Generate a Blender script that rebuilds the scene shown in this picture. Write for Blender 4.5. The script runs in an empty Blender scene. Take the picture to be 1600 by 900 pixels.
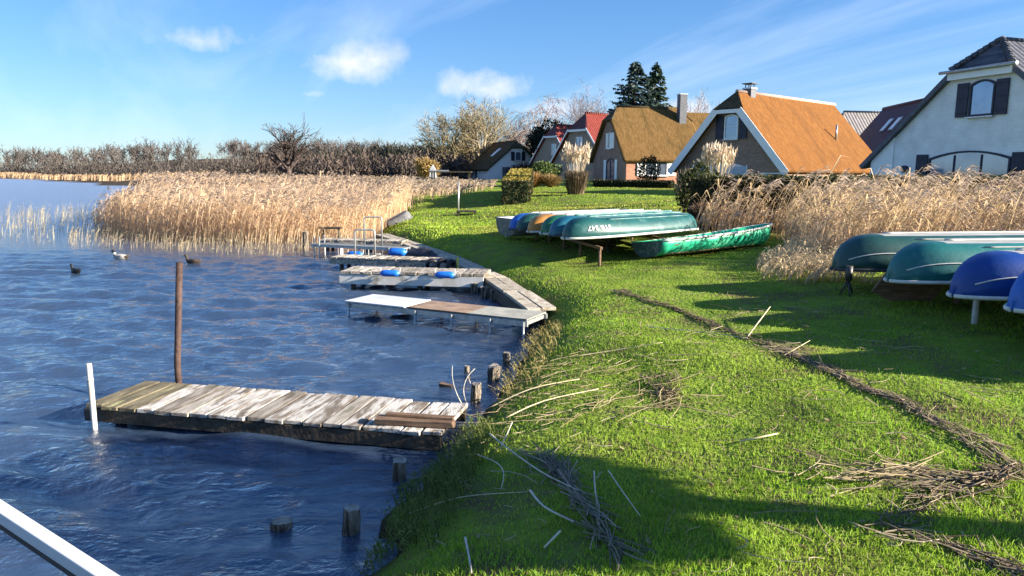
import bpy, math, random
import numpy as np
from mathutils import Matrix, Vector
R = math.radians
S = bpy.context.scene
COL = S.collection

# ------------------------------------------------------------------ camera
H = 2.0
F = 1155.0
PITCH, ROLL = 8.76, 0.35
CM = Matrix.Rotation(R(90 - PITCH), 3, 'X') @ Matrix.Rotation(R(ROLL), 3, 'Z')
cam_d = bpy.data.cameras.new('camera')
cam = bpy.data.objects.new('camera', cam_d)
COL.objects.link(cam)
cam.location = (0, 0, H)
cam.rotation_euler = CM.to_euler()
cam_d.sensor_width = 36.0
cam_d.lens = 36.0 * F / 1600.0
cam_d.clip_start = 0.05
cam_d.clip_end = 5000
S.camera = cam

SUN_EL, SUN_PHI = 18.5, -14.0      # phi: angle from +X towards +Y
SUN = Vector((math.cos(R(SUN_EL)) * math.cos(R(SUN_PHI)), math.cos(R(SUN_EL)) * math.sin(R(SUN_PHI)), math.sin(R(SUN_EL))))


def ray(px, py):
    return CM @ Vector(((px - 800) / F, -(py - 450) / F, -1))


def G(px, py, z=0.0):
    d = ray(px, py)
    t = (z - H) / d.z
    return Vector((d.x * t, d.y * t, z))


def P(px, py, dist):
    d = ray(px, py)
    t = dist / d.y
    return Vector((d.x * t, dist, H + d.z * t))


# ------------------------------------------------------------------ world
W = bpy.data.worlds.new('World')
S.world = W
W.use_nodes = True
nt = W.node_tree
nt.nodes.clear()


def wn(t, **k):
    n = nt.nodes.new(t)
    for a, b in k.items():
        setattr(n, a, b)
    return n


def wmath(op, a, b=None, clamp=False):
    n = wn('ShaderNodeMath', operation=op, use_clamp=clamp)
    for i, v in enumerate((a, b)):
        if v is None:
            continue
        if isinstance(v, (int, float)):
            n.inputs[i].default_value = v
        else:
            nt.links.new(v, n.inputs[i])
    return n.outputs[0]


def wdot(v, c):
    n = wn('ShaderNodeVectorMath', operation='DOT_PRODUCT')
    nt.links.new(v, n.inputs[0])
    n.inputs[1].default_value = c
    return n.outputs['Value']


sky = wn('ShaderNodeTexSky', sky_type='NISHITA')
sky.sun_disc = False
sky.sun_elevation = R(SUN_EL)
sky.sun_rotation = R(90 - SUN_PHI)
sky.altitude = 0
sky.air_density = 1.0
sky.dust_density = 0.2
sky.ozone_density = 2.0
hs = wn('ShaderNodeHueSaturation')
hs.inputs['Saturation'].default_value = 1.14
hs.inputs['Value'].default_value = 1.0
tint = wn('ShaderNodeMixRGB', blend_type='MULTIPLY')
tint.inputs[0].default_value = 1.0
tint.inputs[2].default_value = (0.68, 0.865, 1.20, 1)
gam = wn('ShaderNodeGamma')
gam.inputs[1].default_value = 0.80
nt.links.new(sky.outputs[0], gam.inputs[0])
nt.links.new(gam.outputs[0], tint.inputs[1])
nt.links.new(tint.outputs[0], hs.inputs['Color'])
tc = wn('ShaderNodeTexCoord')
dirv = tc.outputs['Generated']
nz = wn('ShaderNodeTexNoise')
nz.inputs['Scale'].default_value = 9.0
nz.inputs['Detail'].default_value = 7.0
nz.inputs['Roughness'].default_value = 0.6
nt.links.new(dirv, nz.inputs['Vector'])
noise9 = nz.outputs['Fac']
# fluffy clouds: (px, py, half width px, half height px, strength)
mask = None
for (px, py, hw, hh, st) in [(535, 98, 105, 40, 1.0), (312, 64, 75, 26, 0.8), (752, 140, 105, 36, 1.0), (485, 147, 48, 13, 0.7), (1088, 172, 70, 24, 0.9), (850, 172, 120, 26, 0.7), (1780, 120, 160, 40, .8), (-200, 90, 120, 30, .8), (-420, 150, 150, 26, .8), (2100, 60, 150, 40, .8)]:
    c = ray(px, py).normalized()
    tx = Vector((0, 0, 1)).cross(c).normalized()
    ty = c.cross(tx)
    a = wmath('DIVIDE', wdot(dirv, tx), hw / F)
    b = wmath('DIVIDE', wdot(dirv, ty), hh / F)
    front = wmath('GREATER_THAN', wdot(dirv, c), 0.0)
    r2 = wmath('SQRT', wmath('ADD', wmath('MULTIPLY', a, a), wmath('MULTIPLY', b, b)))
    m = wmath('ADD', wmath('SUBTRACT', 0.75, r2), wmath('MULTIPLY', wmath('SUBTRACT', noise9, 0.5), 3.4))
    m = wmath('MULTIPLY', wmath('MULTIPLY', m, 1.15, True), wmath('MULTIPLY', front, st))
    m = wmath('MULTIPLY', m, wmath('SUBTRACT', 1.6, r2, True))
    mask = m if mask is None else wmath('MAXIMUM', mask, m)
# thin high streaks
sep = wn('ShaderNodeSeparateXYZ')
nt.links.new(dirv, sep.inputs[0])
den = wmath('ADD', wmath('MAXIMUM', sep.outputs['Z'], 0.0), 0.12)
comb = wn('ShaderNodeCombineXYZ')
u = wmath('DIVIDE', sep.outputs['X'], den)
v = wmath('DIVIDE', sep.outputs['Y'], den)
nt.links.new(wmath('ADD', wmath('MULTIPLY', u, 0.9), wmath('MULTIPLY', v, 0.45)), comb.inputs[0])
nt.links.new(wmath('SUBTRACT', wmath('MULTIPLY', v, 0.16), wmath('MULTIPLY', u, 0.05)), comb.inputs[1])
n2 = wn('ShaderNodeTexNoise')
n2.inputs['Scale'].default_value = 1.3
n2.inputs['Detail'].default_value = 6
n2.inputs['Roughness'].default_value = 0.55
n2.inputs['Distortion'].default_value = 0.6
nt.links.new(comb.outputs[0], n2.inputs['Vector'])
cir = wmath('MULTIPLY', wmath('SUBTRACT', n2.outputs['Fac'], 0.46, True), 1.8, True)
cir = wmath('MULTIPLY', cir, 0.8)
mix1 = wn('ShaderNodeMixRGB')
nt.links.new(cir, mix1.inputs[0])
nt.links.new(hs.outputs[0], mix1.inputs[1])
mix1.inputs[2].default_value = (4.3, 5.0, 6.2, 1)
mix2 = wn('ShaderNodeMixRGB')
nt.links.new(wmath('MULTIPLY', mask, 0.82), mix2.inputs[0])
nt.links.new(mix1.outputs[0], mix2.inputs[1])
mix2.inputs[2].default_value = (5.2, 5.1, 5.7, 1)
bg = wn('ShaderNodeBackground')
bg.inputs['Strength'].default_value = 0.067
nt.links.new(mix2.outputs[0], bg.inputs['Color'])
wo = wn('ShaderNodeOutputWorld')
nt.links.new(bg.outputs[0], wo.inputs['Surface'])

sd_ = bpy.data.lights.new('sun', 'SUN')
sd_.energy = 5.0
sd_.angle = R(0.53)
sd_.color = (1.0, 0.90, 0.76)
sun = bpy.data.objects.new('sun', sd_)
COL.objects.link(sun)
sun.rotation_euler = SUN.to_track_quat('Z', 'Y').to_euler()
sun.location = (40, 0, 30)
S.view_settings.view_transform = 'Standard'
S.view_settings.look = 'None'
S.view_settings.gamma = 1
S.view_settings.use_curve_mapping = False
S.view_settings.exposure = 1.80
S.cycles.max_bounces = 8
S.cycles.transparent_max_bounces = 12
S.cycles.caustics_reflective = False
S.cycles.caustics_refractive = False

# ------------------------------------------------------------------ materials
MATS = {}


def mat(name, c1, c2=None, rough=0.8, scale=6.0, bump=0.0, bscale=None, stretch=(1, 1, 1), spec=0.3, metal=0.0, detail=5.0, objrand=0.0, lo=0.35, hi=0.65, coord='Object', trans=0.0, c3=None, c3scale=2.0, c3lo=.55, c3hi=.65):
    if name in MATS:
        return MATS[name]
    m = bpy.data.materials.new(name)
    m.use_nodes = True
    t = m.node_tree
    b = t.nodes['Principled BSDF']
    b.inputs['Roughness'].default_value = rough
    b.inputs['Specular IOR Level'].default_value = spec
    b.inputs['Metallic'].default_value = metal
    c2 = c2 or c1
    tcn = t.nodes.new('ShaderNodeTexCoord')
    mp = t.nodes.new('ShaderNodeMapping')
    mp.inputs['Scale'].default_value = stretch
    t.links.new(tcn.outputs[coord], mp.inputs[0])
    vec = mp.outputs[0]
    if objrand:
        oi = t.nodes.new('ShaderNodeObjectInfo')
        ad = t.nodes.new('ShaderNodeVectorMath')
        ad.operation = 'ADD'
        mu = t.nodes.new('ShaderNodeMath')
        mu.operation = 'MULTIPLY'
        mu.inputs[1].default_value = 37.0
        t.links.new(oi.outputs['Random'], mu.inputs[0])
        t.links.new(vec, ad.inputs[0])
        t.links.new(mu.outputs[0], ad.inputs[1])
        vec = ad.outputs[0]
    n = t.nodes.new('ShaderNodeTexNoise')
    n.inputs['Scale'].default_value = scale
    n.inputs['Detail'].default_value = detail
    n.inputs['Roughness'].default_value = 0.62
    t.links.new(vec, n.inputs['Vector'])
    rmp = t.nodes.new('ShaderNodeValToRGB')
    rmp.color_ramp.elements[0].position = lo
    rmp.color_ramp.elements[1].position = hi
    rmp.color_ramp.elements[0].color = (*c1, 1)
    rmp.color_ramp.elements[1].color = (*c2, 1)
    t.links.new(n.outputs['Fac'], rmp.inputs[0])
    colr = rmp.outputs[0]
    if c3:
        n3 = t.nodes.new('ShaderNodeTexNoise')
        n3.inputs['Scale'].default_value = c3scale
        n3.inputs['Detail'].default_value = 6
        n3.inputs['Roughness'].default_value = 0.65
        t.links.new(vec, n3.inputs['Vector'])
        r3 = t.nodes.new('ShaderNodeMapRange')
        r3.inputs[1].default_value = c3lo
        r3.inputs[2].default_value = c3hi
        t.links.new(n3.outputs['Fac'], r3.inputs[0])
        m3 = t.nodes.new('ShaderNodeMixRGB')
        t.links.new(r3.outputs[0], m3.inputs[0])
        t.links.new(colr, m3.inputs[1])
        m3.inputs[2].default_value = (*c3, 1)
        colr = m3.outputs[0]
    if objrand:
        hv = t.nodes.new('ShaderNodeHueSaturation')
        mr = t.nodes.new('ShaderNodeMapRange')
        mr.inputs[3].default_value = 1 - objrand
        mr.inputs[4].default_value = 1 + objrand
        t.links.new(oi.outputs['Random'], mr.inputs[0])
        t.links.new(mr.outputs[0], hv.inputs['Value'])
        t.links.new(colr, hv.inputs['Color'])
        colr = hv.outputs[0]
    t.links.new(colr, b.inputs['Base Color'])
    if bump:
        nb = t.nodes.new('ShaderNodeTexNoise')
        nb.inputs['Scale'].default_value = bscale or scale * 3
        nb.inputs['Detail'].default_value = 4
        t.links.new(vec, nb.inputs['Vector'])
        bp = t.nodes.new('ShaderNodeBump')
        bp.inputs['Strength'].default_value = bump
        bp.inputs['Distance'].default_value = 0.05
        t.links.new(nb.outputs['Fac'], bp.inputs['Height'])
        t.links.new(bp.outputs[0], b.inputs['Normal'])
    MATS[name] = m
    return m


def leafmat(name, trans=0.35, rough=0.6, gain=1.0):
    """colour per vertex ('col' attribute), diffuse + translucent"""
    m = bpy.data.materials.new(name)
    m.use_nodes = True
    t = m.node_tree
    t.nodes.clear()
    a = t.nodes.new('ShaderNodeAttribute')
    a.attribute_name = 'col'
    d = t.nodes.new('ShaderNodeBsdfPrincipled')
    d.inputs['Roughness'].default_value = rough
    d.inputs['Specular IOR Level'].default_value = 0.25
    tr = t.nodes.new('ShaderNodeBsdfTranslucent')
    mx = t.nodes.new('ShaderNodeMixShader')
    mx.inputs[0].default_value = trans
    o = t.nodes.new('ShaderNodeOutputMaterial')
    t.links.new(a.outputs['Color'], d.inputs['Base Color'])
    t.links.new(a.outputs['Color'], tr.inputs['Color'])
    t.links.new(d.outputs[0], mx.inputs[1])
    t.links.new(tr.outputs[0], mx.inputs[2])
    t.links.new(mx.outputs[0], o.inputs[0])
    return m


def brickmat(name, c1, c2, mortar, bw=0.24, bh=0.075):
    m = bpy.data.materials.new(name)
    m.use_nodes = True
    t = m.node_tree
    b = t.nodes['Principled BSDF']
    b.inputs['Roughness'].default_value = 0.9
    b.inputs['Specular IOR Level'].default_value = 0.2
    tcn = t.nodes.new('ShaderNodeTexCoord')
    sp = t.nodes.new('ShaderNodeSeparateXYZ')
    t.links.new(tcn.outputs['Object'], sp.inputs[0])
    ad = t.nodes.new('ShaderNodeMath')
    ad.operation = 'ADD'
    t.links.new(sp.outputs[0], ad.inputs[0])
    t.links.new(sp.outputs[1], ad.inputs[1])
    cb = t.nodes.new('ShaderNodeCombineXYZ')
    t.links.new(ad.outputs[0], cb.inputs[0])
    t.links.new(sp.outputs[2], cb.inputs[1])
    br = t.nodes.new('ShaderNodeTexBrick')
    br.inputs['Color1'].default_value = (*c1, 1)
    br.inputs['Color2'].default_value = (*c2, 1)
    br.inputs['Mortar'].default_value = (*mortar, 1)
    br.inputs['Scale'].default_value = 1.0
    br.inputs['Brick Width'].default_value = bw
    br.inputs['Row Height'].default_value = bh
    br.inputs['Mortar Size'].default_value = 0.006
    t.links.new(cb.outputs[0], br.inputs['Vector'])
    n = t.nodes.new('ShaderNodeTexNoise')
    n.inputs['Scale'].default_value = 1.4
    n.inputs['Detail'].default_value = 6
    t.links.new(tcn.outputs['Object'], n.inputs['Vector'])
    mr = t.nodes.new('ShaderNodeMapRange')
    mr.inputs[3].default_value = .7
    mr.inputs[4].default_value = 1.3
    t.links.new(n.outputs['Fac'], mr.inputs[0])
    hv = t.nodes.new('ShaderNodeHueSaturation')
    t.links.new(br.outputs['Color'], hv.inputs['Color'])
    t.links.new(mr.outputs[0], hv.inputs['Value'])
    t.links.new(hv.outputs[0], b.inputs['Base Color'])
    bp = t.nodes.new('ShaderNodeBump')
    bp.inputs['Strength'].default_value = 0.6
    bp.inputs['Distance'].default_value = 0.02
    bp.invert = True
    t.links.new(br.outputs['Fac'], bp.inputs['Height'])
    t.links.new(bp.outputs[0], b.inputs['Normal'])
    return m


def tilemat(name, c1, c2, pitch=0.3):
    """pantile roof: rows up the slope (uses object Z) and rolls along the eave (object Y)"""
    m = mat(name, c1, c2, rough=.55, scale=3.0, spec=.35)
    t = m.node_tree
    b = t.nodes['Principled BSDF']
    tcn = t.nodes.new('ShaderNodeTexCoord')
    sp = t.nodes.new('ShaderNodeSeparateXYZ')
    t.links.new(tcn.outputs['Object'], sp.inputs[0])

    def mth(op, a, bb):
        n = t.nodes.new('ShaderNodeMath')
        n.operation = op
        for i, q in enumerate((a, bb)):
            if isinstance(q, (int, float)):
                n.inputs[i].default_value = q
            elif q is not None:
                t.links.new(q, n.inputs[i])
        return n.outputs[0]
    saw = mth('FRACT', mth('DIVIDE', sp.outputs[2], pitch * .72), None)
    wav = mth('ABSOLUTE', mth('SINE', mth('MULTIPLY', sp.outputs[1], math.pi / pitch), None), None)
    hgt = mth('ADD', mth('MULTIPLY', saw, -1.0), wav)
    bp = t.nodes.new('ShaderNodeBump')
    bp.inputs['Strength'].default_value = 0.9
    bp.inputs['Distance'].default_value = 0.05
    t.links.new(hgt, bp.inputs['Height'])
    t.links.new(bp.outputs[0], b.inputs['Normal'])
    return m


# ------------------------------------------------------------------ mesh helpers
def tag(o, label=None, cat=None, group=None, kind=None):
    if label:
        o['label'] = label
    if cat:
        o['category'] = cat
    if group:
        o['group'] = group
    if kind:
        o['kind'] = kind
    return o


def empty(name, loc=(0, 0, 0), rz=0.0, label=None, cat=None, group=None):
    o = bpy.data.objects.new(name, None)
    COL.objects.link(o)
    o.location = loc
    o.rotation_euler = (0, 0, rz)
    o.empty_display_size = .2
    return tag(o, label, cat, group)


def npmesh(name, V, Fs, m, cols=None, parent=None, smooth=False):
    V = np.asarray(V, dtype=np.float32).reshape(-1, 3)
    if not isinstance(Fs, list):
        Fs = [Fs]
    Fs = [np.asarray(f, dtype=np.int32) for f in Fs if len(f)]
    me = bpy.data.meshes.new(name)
    me.vertices.add(len(V))
    me.vertices.foreach_set('co', V.ravel())
    nl = sum(f.size for f in Fs)
    npoly = sum(len(f) for f in Fs)
    me.loops.add(nl)
    me.polygons.add(npoly)
    me.loops.foreach_set('vertex_index', np.concatenate([f.ravel() for f in Fs]))
    st, tot, off = [], [], 0
    for f in Fs:
        k = f.shape[1]
        st.append(off + np.arange(len(f)) * k)
        tot.append(np.full(len(f), k))
        off += f.size
    me.polygons.foreach_set('loop_start', np.concatenate(st).astype(np.int32))
    me.polygons.foreach_set('loop_total', np.concatenate(tot).astype(np.int32))
    if smooth:
        me.polygons.foreach_set('use_smooth', np.ones(npoly, dtype=bool))
    if cols is not None:
        ca = me.color_attributes.new('col', 'FLOAT_COLOR', 'POINT')
        c4 = np.ones((len(V), 4), dtype=np.float32)
        c4[:, :3] = cols
        ca.data.foreach_set('color', c4.ravel())
    me.update(calc_edges=True)
    me.validate()
    me.materials.append(m)
    o = bpy.data.objects.new(name, me)
    COL.objects.link(o)
    if parent:
        o.parent = parent
    return o


class MB:
    def __init__(s):
        s.v, s.f, s.mi, s.sm = [], [], [], []

    def add(s, vs, fs, mi=0, smooth=False):
        b = len(s.v)
        s.v += [tuple(q) for q in vs]
        s.f += [tuple(i + b for i in f) for f in fs]
        s.mi += [mi] * len(fs)
        s.sm += [smooth] * len(fs)
        return s

    def box(s, c, size, M=None, mi=0, jit=0.0, rng=random):
        hx, hy, hz = size[0] / 2, size[1] / 2, size[2] / 2
        vs = []
        for z in (-hz, hz):
            for (x, y) in ((-hx, -hy), (hx, -hy), (hx, hy), (-hx, hy)):
                q = Vector((x + rng.uniform(-jit, jit), y + rng.uniform(-jit, jit), z + rng.uniform(-jit, jit) * .5))
                if M:
                    q = M @ q
                vs.append(q + Vector(c))
        return s.add(vs, [(3, 2, 1, 0), (4, 5, 6, 7), (0, 1, 5, 4), (1, 2, 6, 5), (2, 3, 7, 6), (3, 0, 4, 7)], mi)

    def bar(s, p0, p1, w, h, up=(0, 0, 1), mi=0):
        p0, p1 = Vector(p0), Vector(p1)
        d = (p1 - p0)
        L = d.length
        d.normalize()
        up = Vector(up)
        if abs(d.dot(up)) > .98:
            up = Vector((1, 0, 0))
        sx = d.cross(up).normalized()
        uz = sx.cross(d)
        M = Matrix((sx, d, uz)).transposed()
        return s.box((p0 + p1) / 2, (w, L, h), M, mi)

    def tube(s, pts, rad, n=8, mi=0, caps=True, smooth=True, ell=(1, 1), mis=None):
        pts = [Vector(p) for p in pts]
        if not isinstance(rad, (list, tuple)):
            rad = [rad] * len(pts)
        b = len(s.v)
        prev = None
        for i, p in enumerate(pts):
            d = (pts[min(i + 1, len(pts) - 1)] - pts[max(i - 1, 0)]).normalized()
            ref = Vector((0, 0, 1)) if abs(d.z) < .95 else Vector((1, 0, 0))
            sx = d.cross(ref).normalized()
            if prev is not None and sx.dot(prev) < 0:
                sx = -sx
            prev = sx
            uy = d.cross(sx)
            for k in range(n):
                a = 2 * math.pi * k / n
                s.v.append(tuple(p + sx * math.cos(a) * rad[i] * ell[0] + uy * math.sin(a) * rad[i] * ell[1]))
        for i in range(len(pts) - 1):
            for k in range(n):
                k2 = (k + 1) % n
                s.f.append((b + i * n + k, b + i * n + k2, b + (i + 1) * n + k2, b + (i + 1) * n + k))
                s.mi.append(mis[i] if mis else mi)
                s.sm.append(smooth)
        if caps:
            s.f.append(tuple(b + k for k in range(n)))
            s.f.append(tuple(b + (len(pts) - 1) * n + k for k in reversed(range(n))))
            s.mi += [mis[0] if mis else mi, mis[-1] if mis else mi]
            s.sm += [False, False]
        return s

    def prism(s, poly, depth_vec, mi=0):
        """poly: 3d points of one face; extruded by depth_vec"""
        n = len(poly)
        dv = Vector(depth_vec)
        vs = [Vector(p) for p in poly] + [Vector(p) + dv for p in poly]
        fs = [tuple(reversed(range(n))), tuple(range(n, 2 * n))] + [(i, (i + 1) % n, n + (i + 1) % n, n + i) for i in range(n)]
        return s.add(vs, fs, mi)

    def build(s, name, mats, parent=None, bevel=0.0):
        me = bpy.data.meshes.new(name)
        me.from_pydata(s.v, [], s.f)
        me.polygons.foreach_set('material_index', s.mi)
        me.polygons.foreach_set('use_smooth', s.sm)
        me.update()
        if not isinstance(mats, (list, tuple)):
            mats = [mats]
        for m in mats:
            me.materials.append(m)
        o = bpy.data.objects.new(name, me)
        COL.objects.link(o)
        if parent:
            o.parent = parent
        if bevel:
            bv = o.modifiers.new('bevel', 'BEVEL')
            bv.width = bevel
            bv.segments = 2
            bv.limit_method = 'ANGLE'
        import bmesh
        bm = bmesh.new()
        bm.from_mesh(me)
        bmesh.ops.recalc_face_normals(bm, faces=bm.faces)
        bm.to_mesh(me)
        bm.free()
        return o


def ribbons(Pc, Wd, side):
    """Pc (n,k,3) centre lines, Wd (n,k) half widths, side (n,3)"""
    n, k = Pc.shape[:2]
    o = side[:, None, :] * Wd[:, :, None]
    V = np.stack([Pc - o, Pc + o], axis=2).reshape(-1, 3)
    base = (np.arange(n) * k * 2)[:, None]
    seg = (np.arange(k - 1) * 2)[None, :]
    a = (base + seg).ravel()
    Fq = np.stack([a, a + 1, a + 3, a + 2], axis=1)
    return V, Fq


def prisms(P0, P1, R0, R1, n=3):
    d = P1 - P0
    L = np.linalg.norm(d, axis=1, keepdims=True) + 1e-9
    d = d / L
    ref = np.where(np.abs(d[:, 2:3]) > .9, np.array([[1., 0, 0]]), np.array([[0, 0, 1.]]))
    sx = np.cross(d, ref)
    sx /= np.linalg.norm(sx, axis=1, keepdims=True) + 1e-9
    uy = np.cross(d, sx)
    ang = np.arange(n) * 2 * np.pi / n
    off = sx[:, None, :] * np.cos(ang)[None, :, None] + uy[:, None, :] * np.sin(ang)[None, :, None]
    A = P0[:, None, :] + off * R0[:, None, None]
    B = P1[:, None, :] + off * R1[:, None, None]
    V = np.concatenate([A, B], axis=1).reshape(-1, 3)
    b = (np.arange(len(P0)) * 2 * n)[:, None]
    k = np.arange(n)[None, :]
    k2 = (k + 1) % n
    Fq = np.stack([(b + k), (b + k2), (b + n + k2), (b + n + k)], axis=2).reshape(-1, 4)
    return V, Fq


def merge(parts):
    V, Fq, off = [], [], 0
    for v, f in parts:
        V.append(v)
        Fq.append(f + off)
        off += len(v)
    return np.concatenate(V), np.concatenate(Fq)


def vnoise(x, y, seed=0):
    """smooth value noise in [0,1]"""
    rs = np.random.RandomState(seed)
    T = rs.rand(256, 256)
    xi, yi = np.floor(x).astype(int), np.floor(y).astype(int)
    fx, fy = x - xi, y - yi
    fx, fy = fx * fx * (3 - 2 * fx), fy * fy * (3 - 2 * fy)
    g = lambda a, b: T[a % 256, b % 256]
    return (g(xi, yi) * (1 - fx) + g(xi + 1, yi) * fx) * (1 - fy) + (g(xi, yi + 1) * (1 - fx) + g(xi + 1, yi + 1) * fx) * fy


# ------------------------------------------------------------------ terrain
SHORE = np.array([(-1.6, -30), (-1.2, -4), (-1.0, 1.5), (-.85, 3.0), (-.62, 3.7), (-.80, 4.0), (-.55, 4.5), (-.42, 5.0), (-.30, 5.6), (-.18, 6.3), (.03, 7.2), (.16, 8.2), (.36, 9.2), (.36, 10.0),
                  (-.35, 12.75), (-1.3, 15.6), (-2.9, 19.5), (-4.1, 22.6), (-4.6, 26), (-4.9, 31), (-7, 42), (-15, 60), (-24, 72), (-44, 94), (-98, 156), (-180, 240), (-420, 330), (-1500, 420)], dtype=float)


def shore_sd(x, y):
    """>0 on land (right-hand side)"""
    best = np.full(x.shape, 1e9)
    sg = np.ones(x.shape)
    for (a, b) in zip(SHORE[:-1], SHORE[1:]):
        e = b - a
        L2 = (e ** 2).sum()
        t = np.clip(((x - a[0]) * e[0] + (y - a[1]) * e[1]) / L2, 0, 1)
        dx, dy = x - (a[0] + t * e[0]), y - (a[1] + t * e[1])
        d = np.hypot(dx, dy)
        cr = e[0] * dy - e[1] * dx
        m = d < best
        best = np.where(m, d, best)
        sg = np.where(m, np.where(cr < 0, 1.0, -1.0), sg)
    return best * sg


CP = np.array([(0, 2.5, .28), (2, 2, .36), (5, 2, .45), (.6, 4, .28), (2, 4, .36), (4, 4, .42), (7, 4, .5), (.8, 6, .26), (2, 7, .38), (1.2, 9, .34), (4, 7, .42), (5, 9.5, .47), (9, 8, .55), (2.5, 10, .42), (.5, 13, .35), (3, 13, .48), (3, 16, .55),
               (0, 18, .42), (6, 14, .6), (10, 14, .8), (14, 13, .9), (4.5, 19, .8), (2, 21, .6), (-1, 23, .45), (-2.8, 25, .4), (-3, 31, .42), (0, 29, .62), (2.2, 27, .85), (5, 25, 1.0), (1, 35, 1.05), (4, 33, 1.15),
               (-1, 42, 1.1), (3, 42, 1.3), (7, 42, 1.3), (-4.5, 42, .6), (-3, 52, 1.2), (2, 55, 1.4), (8, 52, 1.3), (12, 40, 1.1), (9, 30, 1.05), (20, 30, 1.2), (13, 22, 1.0), (-3, 72, 1.4), (6, 75, 1.5), (0, 95, 1.4),
               (-12, 95, 1.0), (-12, 70, .5), (30, 50, 1.4), (30, 90, 2), (-22, 85, .5), (-30, 120, 1.0), (-60, 155, .15), (-95, 185, .15), (-150, 265, .2), (-200, 290, .5), (0, 200, 2), (40, 150, 3), (-60, 330, 4), (-150, 400, 9), (-100, 400, 10), (-40, 420, 8.5), (60, 420, 6), (-230, 420, 2), (-400, 440, 2), (200, 100, 4), (200, 400, 8), (30, -30, 1.2), (5, -20, .6), (60, 10, 1.6)], dtype=float)


def land_z(x, y):
    num = np.zeros(x.shape)
    den_ = np.zeros(x.shape)
    for (cx, cy, cz) in CP:
        s2 = (0.35 + .05 * math.hypot(cx, cy)) ** 2
        w = 1.0 / ((x - cx) ** 2 + (y - cy) ** 2 + s2) ** 1.8 * s2 ** .9
        num += w * cz
        den_ += w
    return num / den_


def ground_z(x, y):
    x = np.asarray(x, dtype=float)
    y = np.asarray(y, dtype=float)
    sd = shore_sd(x, y)
    lz = land_z(x, y)
    wdt = np.clip(.9 + .02 * y, .9, 3)
    t = np.clip(sd / wdt, 0, 1)
    t = 1 - (1 - t) ** 2
    lump = (vnoise(x * 2.2, y * 2.2, 1) - .5) * .05 + (vnoise(x * .6, y * .6, 2) - .5) * .06
    return np.where(sd > 0, .015 + (lz - .015) * t + lump * np.clip(sd / .8, 0, 1), np.maximum(-.06 + .22 * sd, -.9))


def gz(x, y):
    return float(ground_z(np.array([x]), np.array([y]))[0])


def GG(px, py):
    """point where the pixel's ray meets the terrain"""
    d = ray(px, py)
    z = .4
    for _ in range(30):
        p = G(px, py, z)
        z = .5 * z + .5 * max(0, gz(p.x, p.y))
    return G(px, py, z)


def axis(lo, a, b, hi, step, grow=1.13):
    c = list(np.arange(a, b + 1e-6, step))
    s, q = step, a
    left = []
    while q > lo:
        s *= grow
        q -= s
        left.append(q)
    s, q = step, b
    right = []
    while q < hi:
        s *= grow
        q += s
        right.append(q)
    return np.array(left[::-1] + c + right)


gx = axis(-1600, -5, 10, 1600, .16)
gy = axis(-60, 1.5, 26, 2200, .16)
XX, YY = np.meshgrid(gx, gy)
ZZ = ground_z(XX.ravel(), YY.ravel())
idx = np.arange(len(gx) * len(gy)).reshape(len(gy), len(gx))
Fq = np.stack([idx[:-1, :-1], idx[:-1, 1:], idx[1:, 1:], idx[1:, :-1]], axis=2).reshape(-1, 4)


def ground_mat():
    m = mat('lawn_soil', (.10, .17, .020), (.20, .26, .036), rough=.95, scale=3.5, bump=.8, bscale=24, spec=.1, detail=8, c3=(.13, .10, .05), c3scale=1.6, c3lo=.50, c3hi=.66)
    t = m.node_tree
    b = t.nodes['Principled BSDF']
    src = b.inputs['Base Color'].links[0].from_socket
    tcn = t.nodes.new('ShaderNodeNewGeometry')
    sp = t.nodes.new('ShaderNodeSeparateXYZ')
    t.links.new(tcn.outputs['Position'], sp.inputs[0])
    mr = t.nodes.new('ShaderNodeMapRange')
    mr.inputs[1].default_value = 0.10
    mr.inputs[2].default_value = 0.02
    t.links.new(sp.outputs[2], mr.inputs[0])
    mx = t.nodes.new('ShaderNodeMixRGB')
    mx.inputs[2].default_value = (.035, .026, .016, 1)
    t.links.new(mr.outputs[0], mx.inputs[0])
    t.links.new(src, mx.inputs[1])
    mr2 = t.nodes.new('ShaderNodeMapRange')
    mr2.inputs[1].default_value = 84
    mr2.inputs[2].default_value = 100
    t.links.new(sp.outputs[1], mr2.inputs[0])
    mx2 = t.nodes.new('ShaderNodeMixRGB')
    mx2.inputs[2].default_value = (.075, .058, .042, 1)      # leaf litter of the woods
    t.links.new(mr2.outputs[0], mx2.inputs[0])
    t.links.new(mx.outputs[0], mx2.inputs[1])
    t.links.new(mx2.outputs[0], b.inputs['Base Color'])
    return m


ground = npmesh('ground', np.stack([XX.ravel(), YY.ravel(), ZZ], 1), Fq, ground_mat(), smooth=True)
tag(ground, kind='structure', label='green lawn and bank rising from the lake shore')

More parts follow.
